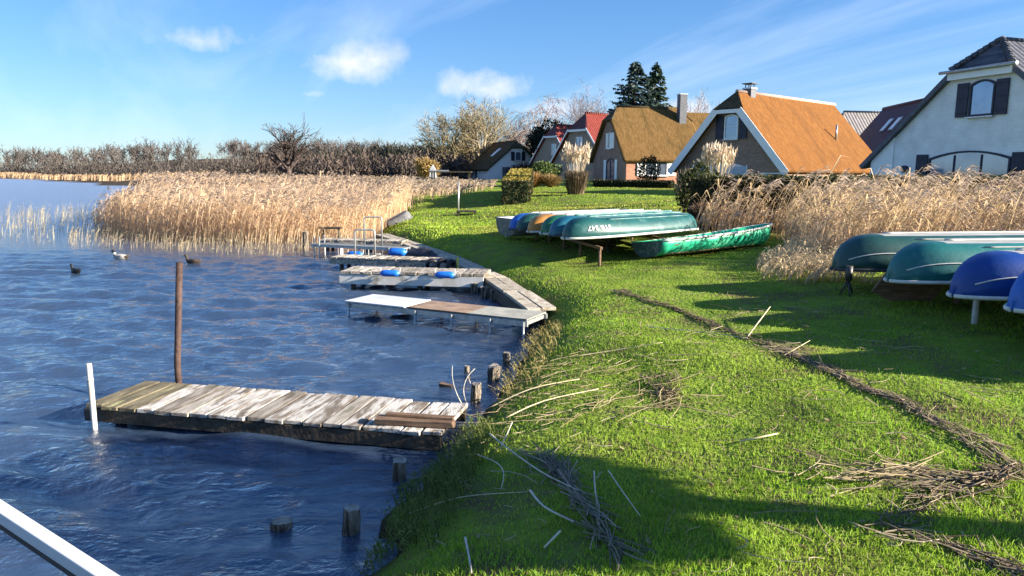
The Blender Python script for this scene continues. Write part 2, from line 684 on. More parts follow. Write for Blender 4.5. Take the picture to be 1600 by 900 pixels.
# ------------------------------------------------------------------ water
def water_mat():
    m = bpy.data.materials.new('lake_water')
    m.use_nodes = True
    t = m.node_tree
    t.nodes.clear()
    ge = t.nodes.new('ShaderNodeNewGeometry')
    mp = t.nodes.new('ShaderNodeMapping')
    mp.inputs['Rotation'].default_value = (0, 0, R(-14))
    mp.inputs['Scale'].default_value = (.75, 1.45, 1)
    t.links.new(ge.outputs['Position'], mp.inputs[0])
    n1 = t.nodes.new('ShaderNodeTexNoise')
    n1.inputs['Scale'].default_value = 5.2
    n1.inputs['Detail'].default_value = 6
    n1.inputs['Roughness'].default_value = .6
    n1.inputs['Distortion'].default_value = .4
    t.links.new(mp.outputs[0], n1.inputs['Vector'])
    bp = t.nodes.new('ShaderNodeBump')
    bp.inputs['Strength'].default_value = 1.0
    bp.inputs['Distance'].default_value = .042
    n2 = t.nodes.new('ShaderNodeTexNoise')
    n2.inputs['Scale'].default_value = 1.1
    n2.inputs['Detail'].default_value = 3
    t.links.new(mp.outputs[0], n2.inputs['Vector'])
    sm = t.nodes.new('ShaderNodeMath')
    sm.operation = 'MULTIPLY_ADD'
    sm.inputs[1].default_value = .9
    t.links.new(n2.outputs['Fac'], sm.inputs[0])
    t.links.new(n1.outputs['Fac'], sm.inputs[2])
    t.links.new(sm.outputs[0], bp.inputs['Height'])
    fr = t.nodes.new('ShaderNodeFresnel')
    fr.inputs['IOR'].default_value = 1.85
    t.links.new(bp.outputs[0], fr.inputs['Normal'])
    gl = t.nodes.new('ShaderNodeBsdfGlossy')
    spy = t.nodes.new('ShaderNodeSeparateXYZ')
    t.links.new(ge.outputs['Position'], spy.inputs[0])
    mry = t.nodes.new('ShaderNodeMapRange')     # open water farther out is choppier than one can resolve
    mry.inputs[1].default_value = 12
    mry.inputs[2].default_value = 32
    mry.inputs[3].default_value = .06
    mry.inputs[4].default_value = .34
    t.links.new(spy.outputs[1], mry.inputs[0])
    t.links.new(mry.outputs[0], gl.inputs['Roughness'])
    gl.inputs['Color'].default_value = (1, 1, 1, 1)
    t.links.new(bp.outputs[0], gl.inputs['Normal'])
    df = t.nodes.new('ShaderNodeBsdfDiffuse')
    df.inputs['Color'].default_value = (.058, .098, .175, 1)
    tr = t.nodes.new('ShaderNodeBsdfTransparent')
    tr.inputs['Color'].default_value = (.50, .44, .36, 1)
    m1 = t.nodes.new('ShaderNodeMixShader')
    m1.inputs[0].default_value = .42
    t.links.new(df.outputs[0], m1.inputs[1])
    t.links.new(tr.outputs[0], m1.inputs[2])
    m2 = t.nodes.new('ShaderNodeMixShader')
    t.links.new(fr.outputs[0], m2.inputs[0])
    t.links.new(m1.outputs[0], m2.inputs[1])
    t.links.new(gl.outputs[0], m2.inputs[2])
    o = t.nodes.new('ShaderNodeOutputMaterial')
    t.links.new(m2.outputs[0], o.inputs[0])
    return m


def waves(x, y):
    rs = np.random.RandomState(5)
    z = np.zeros(x.shape)
    for i in range(46):
        lam = .20 * (1.15 / .20) ** (rs.rand() ** 1.1)
        th = R(-98) + rs.normal() * .55
        k = 2 * math.pi / lam
        amp = .0066 * lam ** .95
        ph = rs.rand() * 6.28
        wv = np.sin(k * (x * math.cos(th) + y * math.sin(th)) + ph + 1.3 * np.sin(x * .7 + i) + 1.1 * np.sin(y * .6 + 2 * i))
        z += amp * wv
    return z


wx = axis(-1600, -16, 2.2, 900, .06, 1.3)
wy = axis(-80, 1.6, 20, 2000, .06, 1.3)
WX, WY = np.meshgrid(wx, wy)
fade = np.clip((WX + 16) / 3, 0, 1) * np.clip((2.2 - WX) / .6, 0, 1) * np.clip((WY - 1.6) / .5, 0, 1) * np.clip((20 - WY) / 4, 0, 1)
calm = np.clip((-shore_sd(WX.ravel(), WY.ravel()).reshape(WX.shape)) / 1.6, .3, 1)
WZ = waves(WX, WY) * fade * calm
idx = np.arange(WX.size).reshape(WX.shape)
Fq = np.stack([idx[:-1, :-1], idx[:-1, 1:], idx[1:, 1:], idx[1:, :-1]], axis=2).reshape(-1, 4)
water = npmesh('lake_water', np.stack([WX.ravel(), WY.ravel(), WZ.ravel()], 1), Fq, water_mat(), smooth=True)
tag(water, kind='structure', label='rippled blue lake water')

# ------------------------------------------------------------------ vegetation stuff
NR = np.random.RandomState(11)
LEAF = leafmat('grass_blade', .5, .5)
STRAW = leafmat('dry_reed', .42, .7)
FOLI = leafmat('foliage', .25, .6)
TWIG = leafmat('twig', .0, .9)


def inpoly(x, y, poly):
    c = np.zeros(x.shape, bool)
    n = len(poly)
    j = n - 1
    for i in range(n):
        xi, yi = poly[i]
        xj, yj = poly[j]
        with np.errstate(divide='ignore', invalid='ignore'):
            k = ((yi > y) != (yj > y)) & (x < (xj - xi) * (y - yi) / (yj - yi + 1e-12) + xi)
        c ^= k
        j = i
    return c


def hside(n, rs=NR):
    a = rs.rand(n) * 2 * np.pi
    return np.stack([np.cos(a), np.sin(a), np.zeros(n)], 1)


def lerp3(a, b, t):
    return np.asarray(a)[None, :] * (1 - t[:, None]) + np.asarray(b)[None, :] * t[:, None]


def sample_poly(poly, n, rs=NR):
    poly = np.asarray(poly, float)
    lo, hi = poly.min(0), poly.max(0)
    X, Y = [], []
    tot = 0
    while tot < n:
        x = lo[0] + rs.rand(n * 2) * (hi[0] - lo[0])
        y = lo[1] + rs.rand(n * 2) * (hi[1] - lo[1])
        k = inpoly(x, y, poly)
        X.append(x[k])
        Y.append(y[k])
        tot += k.sum()
    return np.concatenate(X)[:n], np.concatenate(Y)[:n]


# wrack lines, known early so that the grass thins out there
WRACK = [[(958, 455), (1010, 470), (1075, 492), (1130, 515), (1200, 540), (1260, 565), (1330, 598), (1400, 625), (1470, 665), (1540, 695), (1585, 735)],
         [(1330, 738), (1400, 752), (1470, 762), (1420, 800), (1400, 835), (1470, 850), (1540, 880), (1640, 915)],
         [(1470, 762), (1530, 755), (1580, 738)]]
WR_W = [[GG(*q) for q in line] for line in WRACK]


def dist_lines(x, y, lines):
    best = np.full(x.shape, 1e9)
    for ln in lines:
        for a, b in zip(ln[:-1], ln[1:]):
            ex, ey = b.x - a.x, b.y - a.y
            t = np.clip(((x - a.x) * ex + (y - a.y) * ey) / (ex * ex + ey * ey + 1e-9), 0, 1)
            best = np.minimum(best, np.hypot(x - a.x - t * ex, y - a.y - t * ey))
    return best


def grass_field(name, n, d0, d1, expo, hgt, wid, k=3, seed=3, label='', xr=(-.9, 1.0), xadd=0.5):
    rs = np.random.RandomState(seed)
    u_ = rs.rand(n)
    e = 2 - expo
    d = (d0 ** e + u_ * (d1 ** e - d0 ** e)) ** (1 / e)
    x = (xr[0] + rs.rand(n) * (xr[1] - xr[0])) * (d + xadd)
    y = d
    sd = shore_sd(x, y)
    edge = .03 + .35 * vnoise(x * 2.6, y * 2.6, 8) ** 2
    keep = (sd > edge) & (x > -6 - .0 * y)
    dl = dist_lines(x, y, WR_W)
    keep &= ~((dl < .09) & (rs.rand(n) < .6))
    patch = vnoise(x * 1.3, y * 1.3, 21) * .6 + vnoise(x * 4.1, y * 4.1, 22) * .4
    keep &= (patch > .36) | (rs.rand(n) < .42)
    # bare mud pool among the wrack
    keep &= ~inpoly(x, y, MUD)
    x, y, d, sd, patch = x[keep], y[keep], d[keep], sd[keep], patch[keep]
    n = len(x)
    z = ground_z(x, y) - .005
    sc = hgt * (.55 + .9 * rs.rand(n)) * (.55 + .9 * patch)
    tuft = vnoise(x * .9, y * .9, 31)
    sc *= .75 + .6 * tuft
    lean = hside(n, rs) * (rs.rand(n)[:, None] ** 1.0) * .75
    tt = np.linspace(0, 1, k)
    Pc = np.zeros((n, k, 3))
    for i, t in enumerate(tt):
        Pc[:, i, 0] = x + lean[:, 0] * sc * t ** 1.7
        Pc[:, i, 1] = y + lean[:, 1] * sc * t ** 1.7
        Pc[:, i, 2] = z + sc * (t - .22 * t * t)
    wd = wid * (.6 + .8 * rs.rand(n))[:, None] * np.array([1, .8, .12] if k == 3 else [1, .15])[None, :]
    V, Fq = ribbons(Pc, wd, hside(n, rs))
    hue = np.clip(.55 * vnoise(x * .45, y * .45, 41) + .3 * vnoise(x * 2, y * 2, 42) + .35 * rs.rand(n) - .1, 0, 1)
    c = lerp3((.16, .325, .022), (.43, .54, .065), hue)
    c = c * (.72 + .56 * vnoise(x * 3.3, y * 3.3, 45))[:, None]
    yel = (np.clip((vnoise(x * .35 + 5, y * .35, 43) - .5) * 3, 0, 1) * np.clip((y - 8) / 6, 0, 1) * .7)
    c = c * (1 - yel[:, None]) + np.array([.40, .36, .07])[None] * yel[:, None]
    dry = rs.rand(n) < (.07 + .10 * (patch < .33) + .25 * (sd < .35))
    c[dry] = lerp3((.42, .34, .17), (.26, .20, .09), rs.rand(dry.sum()))
    cc = np.repeat(c, k * 2, axis=0)
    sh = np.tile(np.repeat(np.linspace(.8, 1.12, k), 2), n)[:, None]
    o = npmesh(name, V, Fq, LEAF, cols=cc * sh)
    tag(o, label, 'grass', kind='stuff')
    return o


MUD = [(p.x, p.y) for p in (GG(1335, 738), GG(1385, 722), GG(1450, 722), GG(1500, 735), GG(1480, 752), GG(1400, 752))]
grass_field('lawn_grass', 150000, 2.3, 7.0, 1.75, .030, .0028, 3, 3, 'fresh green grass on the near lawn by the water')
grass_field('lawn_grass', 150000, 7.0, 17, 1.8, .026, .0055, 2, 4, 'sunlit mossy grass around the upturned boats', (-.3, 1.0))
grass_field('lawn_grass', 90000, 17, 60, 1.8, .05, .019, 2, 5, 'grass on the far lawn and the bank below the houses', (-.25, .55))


# ---- reeds
def reeds(name, poly, n, hgt, hvar, label, seed, wscale=1.0, bend=.25, tall=.0, plume=.55, leaves=3, col=((.47, .29, .12), (.62, .42, .21)), zbase=None, droop=1.0, hfun=None):
    rs = np.random.RandomState(seed)
    x, y = sample_poly(poly, n, rs)
    z = np.maximum(ground_z(x, y), -.25) if zbase is None else np.full(n, zbase)
    h = hgt * (1 + hvar * rs.normal(size=n))
    h *= .86 + .28 * vnoise(x * .5, y * .5, seed)
    if hfun is not None:
        h *= hfun(x, y)
    h = np.clip(h, .15, None)
    bx = (bend * (.4 + rs.rand(n)))
    by = rs.normal(size=n) * .10
    kk = 5
    tt = np.linspace(0, 1, kk)
    Pc = np.zeros((n, kk, 3))
    for i, t in enumerate(tt):
        Pc[:, i, 0] = x + bx * h * t ** 2.2
        Pc[:, i, 1] = y + by * h * t ** 1.5
        Pc[:, i, 2] = z + h * t * (1 - .06 * t)
    sw = .0055 * wscale
    parts = [ribbons(Pc, sw * (.7 + .6 * rs.rand(n))[:, None] * np.array([1, .95, .85, .7, .4])[None], hside(n, rs))]
    cs = lerp3(col[0], col[1], rs.rand(n)) * (.75 + .5 * rs.rand(n))[:, None]
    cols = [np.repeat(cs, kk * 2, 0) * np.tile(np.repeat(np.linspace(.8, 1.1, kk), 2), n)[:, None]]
    for l in range(leaves):
        t0 = .25 + .6 * rs.rand(n)
        i0 = t0[:, None]
        b0 = np.stack([x + bx * h * t0 ** 2.2, y + by * h * t0 ** 1.5, z + h * t0 * (1 - .06 * t0)], 1)
        az = rs.normal(size=n) * .9 + (0 if rs.rand() < .8 else 3.1)
        ln = (.22 + .3 * rs.rand(n)) * np.minimum(h, 2.0) / 2.0 * 1.2
        dv = np.stack([np.cos(az), np.sin(az), np.zeros(n)], 1)
        Pl = np.stack([b0, b0 + dv * (ln * .45)[:, None] + np.array([0, 0, 1]) * (ln * .55)[:, None], b0 + dv * (ln * .95)[:, None] + np.array([0, 0, 1]) * (ln * (.55 - .5 * droop * rs.rand(n)))[:, None]], 1)
        sd2 = np.stack([-np.sin(az), np.cos(az), np.zeros(n)], 1) * .8 + np.array([0, 0, .5])
        parts.append(ribbons(Pl, .009 * wscale * (.6 + .7 * rs.rand(n))[:, None] * np.array([.7, 1, .1])[None], sd2))
        cl = lerp3(col[0], col[1], rs.rand(n)) * (.8 + .5 * rs.rand(n))[:, None]
        cols.append(np.repeat(cl, 6, 0))
    pk = rs.rand(n) < plume
    m = pk.sum()
    if m:
        top = Pc[pk, -1]
        hh = h[pk]
        for q in range(6):
            az = rs.normal(size=m) * .5
            ln = (.16 + .14 * rs.rand(m))
            st = top - np.stack([bx[pk] * .12, np.zeros(m), np.full(m, .10)], 1) * (rs.rand(m) * 1.3)[:, None]
            dv = np.stack([np.cos(az) * .75, np.sin(az) * .6, .5 - .5 * rs.rand(m)], 1)
            Pp = np.stack([st, st + dv * (ln * .5)[:, None] + np.array([0, 0, .012]), st + dv * ln[:, None] - np.array([0, 0, 1]) * (ln * .25)[:, None]], 1)
            sdv = rs.normal(size=(m, 3))
            sdv /= np.linalg.norm(sdv, axis=1, keepdims=True)
            parts.append(ribbons(Pp, .011 * wscale * (.6 + .8 * rs.rand(m))[:, None] * np.array([.5, 1, .15])[None], sdv))
            cols.append(np.repeat(lerp3((.40, .30, .22), (.62, .50, .38), rs.rand(m)), 6, 0))
    V, Fq = merge(parts)
    o = npmesh(name, V, Fq, STRAW, cols=np.concatenate(cols))
    tag(o, label, 'reeds', kind='stuff')
    return o


BED1 = [(-14.2, 25), (-10.5, 21.5), (-7, 20.6), (-5.3, 21), (-4.3, 23.2), (-4.3, 27), (-4.6, 33), (-12, 36), (-17, 33)]
BED2 = [(-17, 33), (-12, 36), (-4.6, 33), (-2.8, 37), (-1.2, 44), (-1.2, 54), (-4.5, 58), (-14, 66), (-30, 74), (-26, 52)]
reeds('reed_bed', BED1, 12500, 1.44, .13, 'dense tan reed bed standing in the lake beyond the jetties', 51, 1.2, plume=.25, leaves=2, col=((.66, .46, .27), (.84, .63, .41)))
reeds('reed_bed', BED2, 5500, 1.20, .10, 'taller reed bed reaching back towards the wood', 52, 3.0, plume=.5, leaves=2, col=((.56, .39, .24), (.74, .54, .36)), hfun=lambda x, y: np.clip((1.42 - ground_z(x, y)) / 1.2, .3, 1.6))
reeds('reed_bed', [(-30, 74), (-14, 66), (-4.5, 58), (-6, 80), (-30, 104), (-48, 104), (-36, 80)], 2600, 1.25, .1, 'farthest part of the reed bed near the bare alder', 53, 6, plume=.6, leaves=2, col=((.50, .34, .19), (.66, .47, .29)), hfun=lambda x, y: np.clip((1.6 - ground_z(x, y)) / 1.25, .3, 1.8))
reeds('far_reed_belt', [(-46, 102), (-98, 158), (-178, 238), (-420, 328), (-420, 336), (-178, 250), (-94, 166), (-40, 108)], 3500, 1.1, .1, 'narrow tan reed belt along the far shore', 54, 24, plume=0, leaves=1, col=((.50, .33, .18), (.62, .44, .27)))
SP1 = [(-28, 30), (-17, 22), (-5.2, 17.0), (-4.6, 20.5), (-10, 22.5), (-14.5, 26), (-20, 36)]
reeds('broken_reeds', SP1, 1300, .36, .4, 'pale broken reed stubble poking out of the shallow water', 55, .95, bend=.15, plume=0, leaves=1, col=((.40, .34, .21), (.60, .54, .37)), zbase=-.05,
      hfun=lambda x, y: .55 + .9 * np.clip((y - 18 + .25 * (x + 5)) / 5, 0, 1))
reeds('broken_reeds', [(-15, 25), (-12, 20), (-5.6, 17.6), (-4.9, 20), (-7, 20.8), (-10.5, 21.7)], 480, .32, .45, 'sparse broken stems in front of the dense reed bed', 50, .9, bend=.2, plume=0, leaves=1, col=((.46, .36, .21), (.64, .53, .34)), zbase=-.05)
RB = [(3.95, 16.9), (4.6, 16.2), (5.7, 15.9), (5.35, 14.0), (5.0, 12.3), (5.4, 11.4), (13, 10.6), (14, 13.2), (9.5, 14.6), (4.7, 17.4)]
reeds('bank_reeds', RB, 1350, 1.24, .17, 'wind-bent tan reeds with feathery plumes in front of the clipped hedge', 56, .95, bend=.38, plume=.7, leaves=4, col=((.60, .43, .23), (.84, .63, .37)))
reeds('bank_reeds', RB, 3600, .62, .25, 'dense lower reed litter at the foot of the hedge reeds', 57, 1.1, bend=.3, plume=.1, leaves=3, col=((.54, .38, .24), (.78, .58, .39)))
reeds('fallen_reeds', [(4.05, 12.4), (3.75, 11.0), (4.3, 10.5), (5.2, 10.4), (5.4, 11.9), (5.2, 13.6)], 750, .26, .5, 'pale tangle of collapsed dry reed beside the green boat', 58, 1.1, bend=1.0, plume=0, leaves=4, col=((.50, .38, .22), (.68, .55, .36)))


# ---- drift lines of cut reed
def sticks(name, X, Y, Z, az, ln, wd, cols_, label, seed, pitch=.12, curve=.1, cat='reed debris'):
    rs = np.random.RandomState(seed)
    n = len(X)
    dv = np.stack([np.cos(az), np.sin(az), rs.normal(size=n) * pitch], 1)
    nv = np.stack([-np.sin(az), np.cos(az), np.zeros(n)], 1)
    cv = rs.normal(size=n) * curve
    tt = np.linspace(-.5, .5, 4)
    C = np.stack([X, Y, Z], 1)
    Pc = np.stack([C + dv * (ln * t)[:, None] + nv * (cv * ln * (t * t * 4))[:, None] for t in tt], 1)
    Pc[:, :, 2] = np.maximum(Pc[:, :, 2], (Z - .02)[:, None])
    parts = []
    for i in range(3):
        parts.append(prisms(Pc[:, i], Pc[:, i + 1], wd, wd * .9, 3))
    V, Fq = merge(parts)
    cc = np.concatenate([np.repeat(cols_, 6, 0)] * 3)
    o = npmesh(name, V, Fq, STRAW, cols=cc)
    tag(o, label, cat, kind='stuff')
    return o


def along(line, n, spread, rs):
    seg = np.array([(b - a).length for a, b in zip(line[:-1], line[1:])])
    cum = np.concatenate([[0], np.cumsum(seg)])
    t = rs.rand(n) * cum[-1]
    i = np.clip(np.searchsorted(cum, t) - 1, 0, len(seg) - 1)
    f = (t - cum[i]) / seg[i]
    A = np.array([(p.x, p.y) for p in line])
    q = A[i] * (1 - f)[:, None] + A[i + 1] * f[:, None]
    d = A[i + 1] - A[i]
    az = np.arctan2(d[:, 1], d[:, 0])
    w = spread * (.25 + 1.5 * vnoise(t * 1.9, t * 0, 77) ** 1.5)
    return q[:, 0] + rs.normal(size=n) * w, q[:, 1] + rs.normal(size=n) * w, az


def wrack(line, n, spread, label, seed, lmax=.3, wd=.0035, pal=((.10, .075, .055), (.36, .28, .18))):
    rs = np.random.RandomState(seed)
    X, Y, az = along(line, n, spread, rs)
    Z = ground_z(X, Y) + .004 + .026 * rs.rand(n)
    cl = lerp3(pal[0], pal[1], rs.rand(n) ** 1.3)
    sticks('reed_drift_line', X, Y, Z, az + rs.normal(size=n) * .35, (.08 + lmax * rs.rand(n)), wd * (.6 + .8 * rs.rand(n)), cl, label, seed + 1)


wrack(WR_W[0][:5], 200, .04, 'thin far end of the reed drift line on the lawn', 69, .3, .0035, ((.15, .115, .085), (.46, .37, .26)))
wrack(WR_W[0][4:], 330, .06, 'long dark drift line of reed stalks curving across the lawn', 61, .30, .0034, ((.19, .15, .11), (.58, .48, .34)))
wrack(WR_W[1], 180, .09, 'tangled reed drift in the right foreground', 62, .26, .0034, ((.17, .13, .09), (.58, .48, .33)))
wrack(WR_W[2], 110, .05, 'reed stalks heaped at the bend of the drift line', 63, .25, .004, ((.16, .11, .07), (.56, .45, .3)))
wrack([GG(*q) for q in ((1030, 590), (1045, 615), (1050, 640))], 120, .09, 'small clump of drifted reed on the sunlit grass', 64, .2, .003, ((.16, .12, .08), (.5, .4, .26)))
wrack([GG(*q) for q in ((1310, 742), (1400, 738), (1480, 748))], 60, .08, 'pale straw lying over the mud puddle', 68, .55, .004, ((.45, .36, .2), (.62, .52, .32)))
wrack([GG(*q) for q in ((850, 715), (885, 755), (930, 815), (975, 880))], 150, .035, 'grey bundle of reed stalks lying in the shade', 65, .45, .0038, ((.26, .22, .16), (.50, .44, .35)))
rs = np.random.RandomState(66)
pX, pY = sample_poly([(-.25, 5.3), (.05, 4.9), (1.2, 5.0), (1.6, 5.6), (1.0, 6.6), (.35, 7.4), (.1, 6.9)], 130, rs)
sticks('scattered_straw', pX, pY, ground_z(pX, pY) + .02 + .03 * rs.rand(130), rs.normal(size=130) * .6 + .35, .1 + .45 * rs.rand(130) ** 2, .0018 + .0025 * rs.rand(130), lerp3((.38, .29, .15), (.60, .50, .31), rs.rand(130)), 'sun-bleached straw strewn beside the near jetty', 66, .1, .08)
pX, pY = sample_poly([(-.6, 3.3), (.8, 2.6), (3.4, 2.8), (4.5, 5), (3.2, 10), (1.0, 9.5), (.2, 6), (-.4, 4.6)], 420, rs)
sticks('scattered_straw', pX, pY, ground_z(pX, pY) + .02 + .03 * rs.rand(420), rs.rand(420) * 6.28, .05 + .3 * rs.rand(420) ** 2, .0018 + .002 * rs.rand(420), lerp3((.35, .28, .16), (.62, .54, .38), rs.rand(420)), 'thin bits of straw sprinkled over the near grass', 67, .1, .12)
# brown roots and sedge at the bank edge behind the jetty
reeds('edge_sedge', [(-.22, 6.0), (.1, 6.0), (.45, 7.2), (.6, 8.6), (.35, 9.0), (.12, 8.0), (-.05, 7.0)], 170, .035, .6, 'rusty sedge tuft overhanging the water by the old piles', 59, .6, bend=-.5, plume=0, leaves=4, col=((.22, .19, .06), (.44, .36, .13)))
reeds('edge_sedge', [(-.75, 3.4), (-.35, 3.4), (-.1, 5.0), (-.25, 5.5), (-.42, 5.0), (-.6, 4.3)], 500, .06, .4, 'short green sedge fringe growing out of the shallow edge', 60, .5, bend=-.3, plume=0, leaves=4, col=((.07, .11, .02), (.17, .20, .05)))

# ---- single reed stalks one can pick out
stalk_m = mat('stalk', (.46, .37, .22), (.62, .54, .36), rough=.7, scale=20)
stalk_g = mat('stalk_grey', (.42, .38, .30), (.60, .55, .46), rough=.7, scale=20)


def stalk(pts, r, m, label, lift=.03):
    ps = []
    for (px, py, up) in pts:
        p = GG(px, py)
        if p.z < .02:
            p = G(px, py, .05)
        ps.append(p + Vector((0, 0, lift + up)))
    if len(ps) >= 3:   # smooth
        q = []
        for i in range(len(ps) - 1):
            p0, p1, p2, p3 = ps[max(i - 1, 0)], ps[i], ps[i + 1], ps[min(i + 2, len(ps) - 1)]
            for t in (0, .25, .5, .75):
                q.append(.5 * ((2 * p1) + (p2 - p0) * t + (2 * p0 - 5 * p1 + 4 * p2 - p3) * t * t + (3 * p1 - p0 - 3 * p2 + p3) * t ** 3))
        ps = q + [ps[-1]]
    o = ps[0].copy()
    mb = MB().tube([p - o for p in ps], [r * (1 - .45 * i / len(ps)) for i in range(len(ps))], 5)
    ob = mb.build('reed_stalk', m)
    ob.location = o
    tag(ob, label, 'reed stalk', 'single reed stalks on the grass')


stalk([(895, 562, 0), (960, 552, 0), (1035, 543, .02)], .005, stalk_m, 'long straight straw lying on the sunlit lawn above the drift clump')
stalk([(1168, 530, 0), (1202, 500, .12)], .008, stalk_m, 'pale stalk sticking up from the drift line near the boat shadows')
stalk([(1010, 515, 0), (1090, 522, 0), (1168, 533, 0)], .005, stalk_g, 'thin stalk running along the lawn to the drift line')
stalk([(765, 695, .05), (790, 712, .03), (845, 750, .02), (905, 775, 0)], .006, stalk_g, 'bent grey stalk leading from the jetty end to the reed bundle')
stalk([(800, 684, .08), (782, 712, .02)], .005, stalk_g, 'short upright twig by the jetty end')
stalk([(828, 780, .02), (850, 806, .02), (895, 830, .02)], .007, stalk_g, 'curved bleached stalk left of the reed bundle')
stalk([(742, 725, .04), (775, 740, .04), (787, 755, .03), (783, 772, .0)], .004, stalk_g, 'hooked thin stalk in the shaded grass by the water')
stalk([(950, 748, .02), (975, 780, 0), (1000, 815, .0)], .004, stalk_g, 'slender stalk right of the reed bundle')
stalk([(928, 752, .03), (930, 780, .01), (936, 803, 0)], .005, stalk_g, 'small upright pale stalk beside the reed bundle')
stalk([(727, 855, .02), (733, 880, 0), (737, 905, 0)], .006, stalk_g, 'whitish stalk at the bottom edge of the grass')
stalk([(875, 845, .02), (850, 865, 0)], .006, stalk_g, 'short pale stick below the curved stalk')
stalk([(640, 815, .02), (720, 790, .02), (825, 782, .02)], .004, stalk_m, 'long thin straw reaching from the water over the shaded grass')
stalk([(760, 650, .03), (830, 622, .05), (905, 603, .03)], .006, stalk_m, 'arched straw on the bright bank beside the jetty')
stalk([(790, 665, .03), (850, 640, .04), (935, 617, .02)], .006, stalk_m, 'second bleached straw below the arched one')
stalk([(1225, 560, 0), (1265, 540, .02)], .004, stalk_m, 'short straw above the dark drift line')
stalk([(1155, 697, 0), (1215, 689, .02)], .006, stalk_m, 'lone pale straw in the middle of the near lawn')

# ------------------------------------------------------------------ jetties
wood_old = mat('weathered_wood', (.17, .135, .10), (.46, .42, .36), rough=.85, scale=5, bump=.5, bscale=30, stretch=(5, .7, 5), objrand=.28, lo=.36, hi=.6, c3=(.07, .075, .03), c3scale=1.7, c3lo=.56, c3hi=.68)
wood_pale = mat('flaking_plank', (.19, .15, .11), (.56, .53, .48), rough=.8, scale=4, bump=.5, bscale=30, stretch=(4, .9, 4), objrand=.2, lo=.40, hi=.56, c3=(.10, .075, .05), c3scale=2.3, c3lo=.57, c3hi=.66)
wood_moss = mat('mossy_plank', (.075, .062, .040), (.21, .18, .11), rough=.9, scale=5, bump=.5, bscale=30, stretch=(4, .8, 4), objrand=.2, c3=(.36, .35, .16), c3scale=2.6, c3lo=.60, c3hi=.68)
wood_dark = mat('wet_wood', (.020, .016, .012), (.07, .055, .04), rough=.55, scale=8, bump=.4)
wood_brown = mat('brown_wood', (.13, .075, .045), (.26, .17, .11), rough=.8, scale=6, bump=.5, bscale=40, stretch=(.8, 6, 6))
white_beam = mat('white_beam', (.55, .52, .45), (.78, .75, .68), rough=.7, scale=4, c3=(.28, .25, .18), c3scale=2.2, c3lo=.58, c3hi=.7)
galv = mat('galvanised', (.30, .31, .30), (.46, .47, .45), rough=.45, scale=12, metal=.55, spec=.5)
alu_white = mat('white_sheet', (.50, .51, .52), (.64, .65, .66), rough=.5, scale=2, c3=(.45, .44, .40), c3scale=3, c3lo=.6, c3hi=.75)
grate_grey = mat('grating_grey', (.17, .18, .165), (.27, .27, .25), rough=.7, scale=5)
grate_brown = mat('grating_brown', (.13, .09, .07), (.21, .155, .12), rough=.8, scale=5)
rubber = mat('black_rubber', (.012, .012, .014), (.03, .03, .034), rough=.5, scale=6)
plank_rng = random.Random(4)


def jetty(A, B, width, z, n, label, mats_fn, th=.03, beam_m=None, beam_h=.09, over=.02, legs=True, jit=.012, gap=.010, name='plank_jetty'):
    A, B = Vector((A[0], A[1], 0)), Vector((B[0], B[1], 0))
    d = B - A
    L = d.length
    root = empty(name, (A.x, A.y, 0), math.atan2(d.y, d.x), label, 'jetty')
    pw = L / n
    for i in range(n):
        rr = plank_rng
        w_ = pw - gap - rr.uniform(0, .006)
        mb = MB().box((0, 0, 0), (w_, width + rr.uniform(-1, 1) * jit * 2, th), None, 0, .004, rr)
        o = mb.build('plank', mats_fn(i), root, .004)
        o.location = (pw * (i + .5), rr.uniform(-jit, jit), z - th / 2 + rr.uniform(-.3, .3) * jit)
        o.rotation_euler = (rr.uniform(-1, 1) * jit * .8, rr.uniform(-1, 1) * jit, rr.uniform(-1, 1) * jit * 1.2)
    for s in (-1, 1):
        mb = MB().bar((-.01, s * (width / 2 - .03), z - th - beam_h / 2 - .006), (L - .02, s * (width / 2 - .03), z - th - beam_h / 2 - .006), .05, beam_h)
        mb.build('beam', beam_m or wood_dark, root)
    if legs:
        for u_ in (.08, .92 if L < 2.2 else .55):
            for s in (-1, 1):
                mb = MB().tube([(L * u_, s * (width / 2 - .11), -.7), (L * u_, s * (width / 2 - .11), z - th - .02)], .045, 8)
                mb.build('pile', wood_dark, root)
    return root


def near_m(i):
    return wood_moss if i < 3 else (wood_old if i in (4, 5, 9, 13) else wood_pale)


jetty((-3.36, 6.08), (-.42, 5.46), .72, .15, 19, 'old plank jetty with flaking white boards in the foreground water', near_m, .032, wood_dark, .10, jit=.013, gap=.012)
# loose timber on it
d_ = Vector((-.42 + 3.20, 5.50 - 6.10, 0)).normalized()
lo = empty('loose_timber', G(648, 664, .155), math.atan2(d_.y, d_.x) + .06, 'split brown timber lying across the shore end of the near jetty', 'timber')
MB().box((0, 0, .026), (.60, .09, .05), None, 0, .008, plank_rng).build('board', wood_brown, lo, .006)
MB().box((.03, .03, .062), (.52, .05, .022), None, 0, .006, plank_rng).build('splinter', wood_brown, lo, .004)

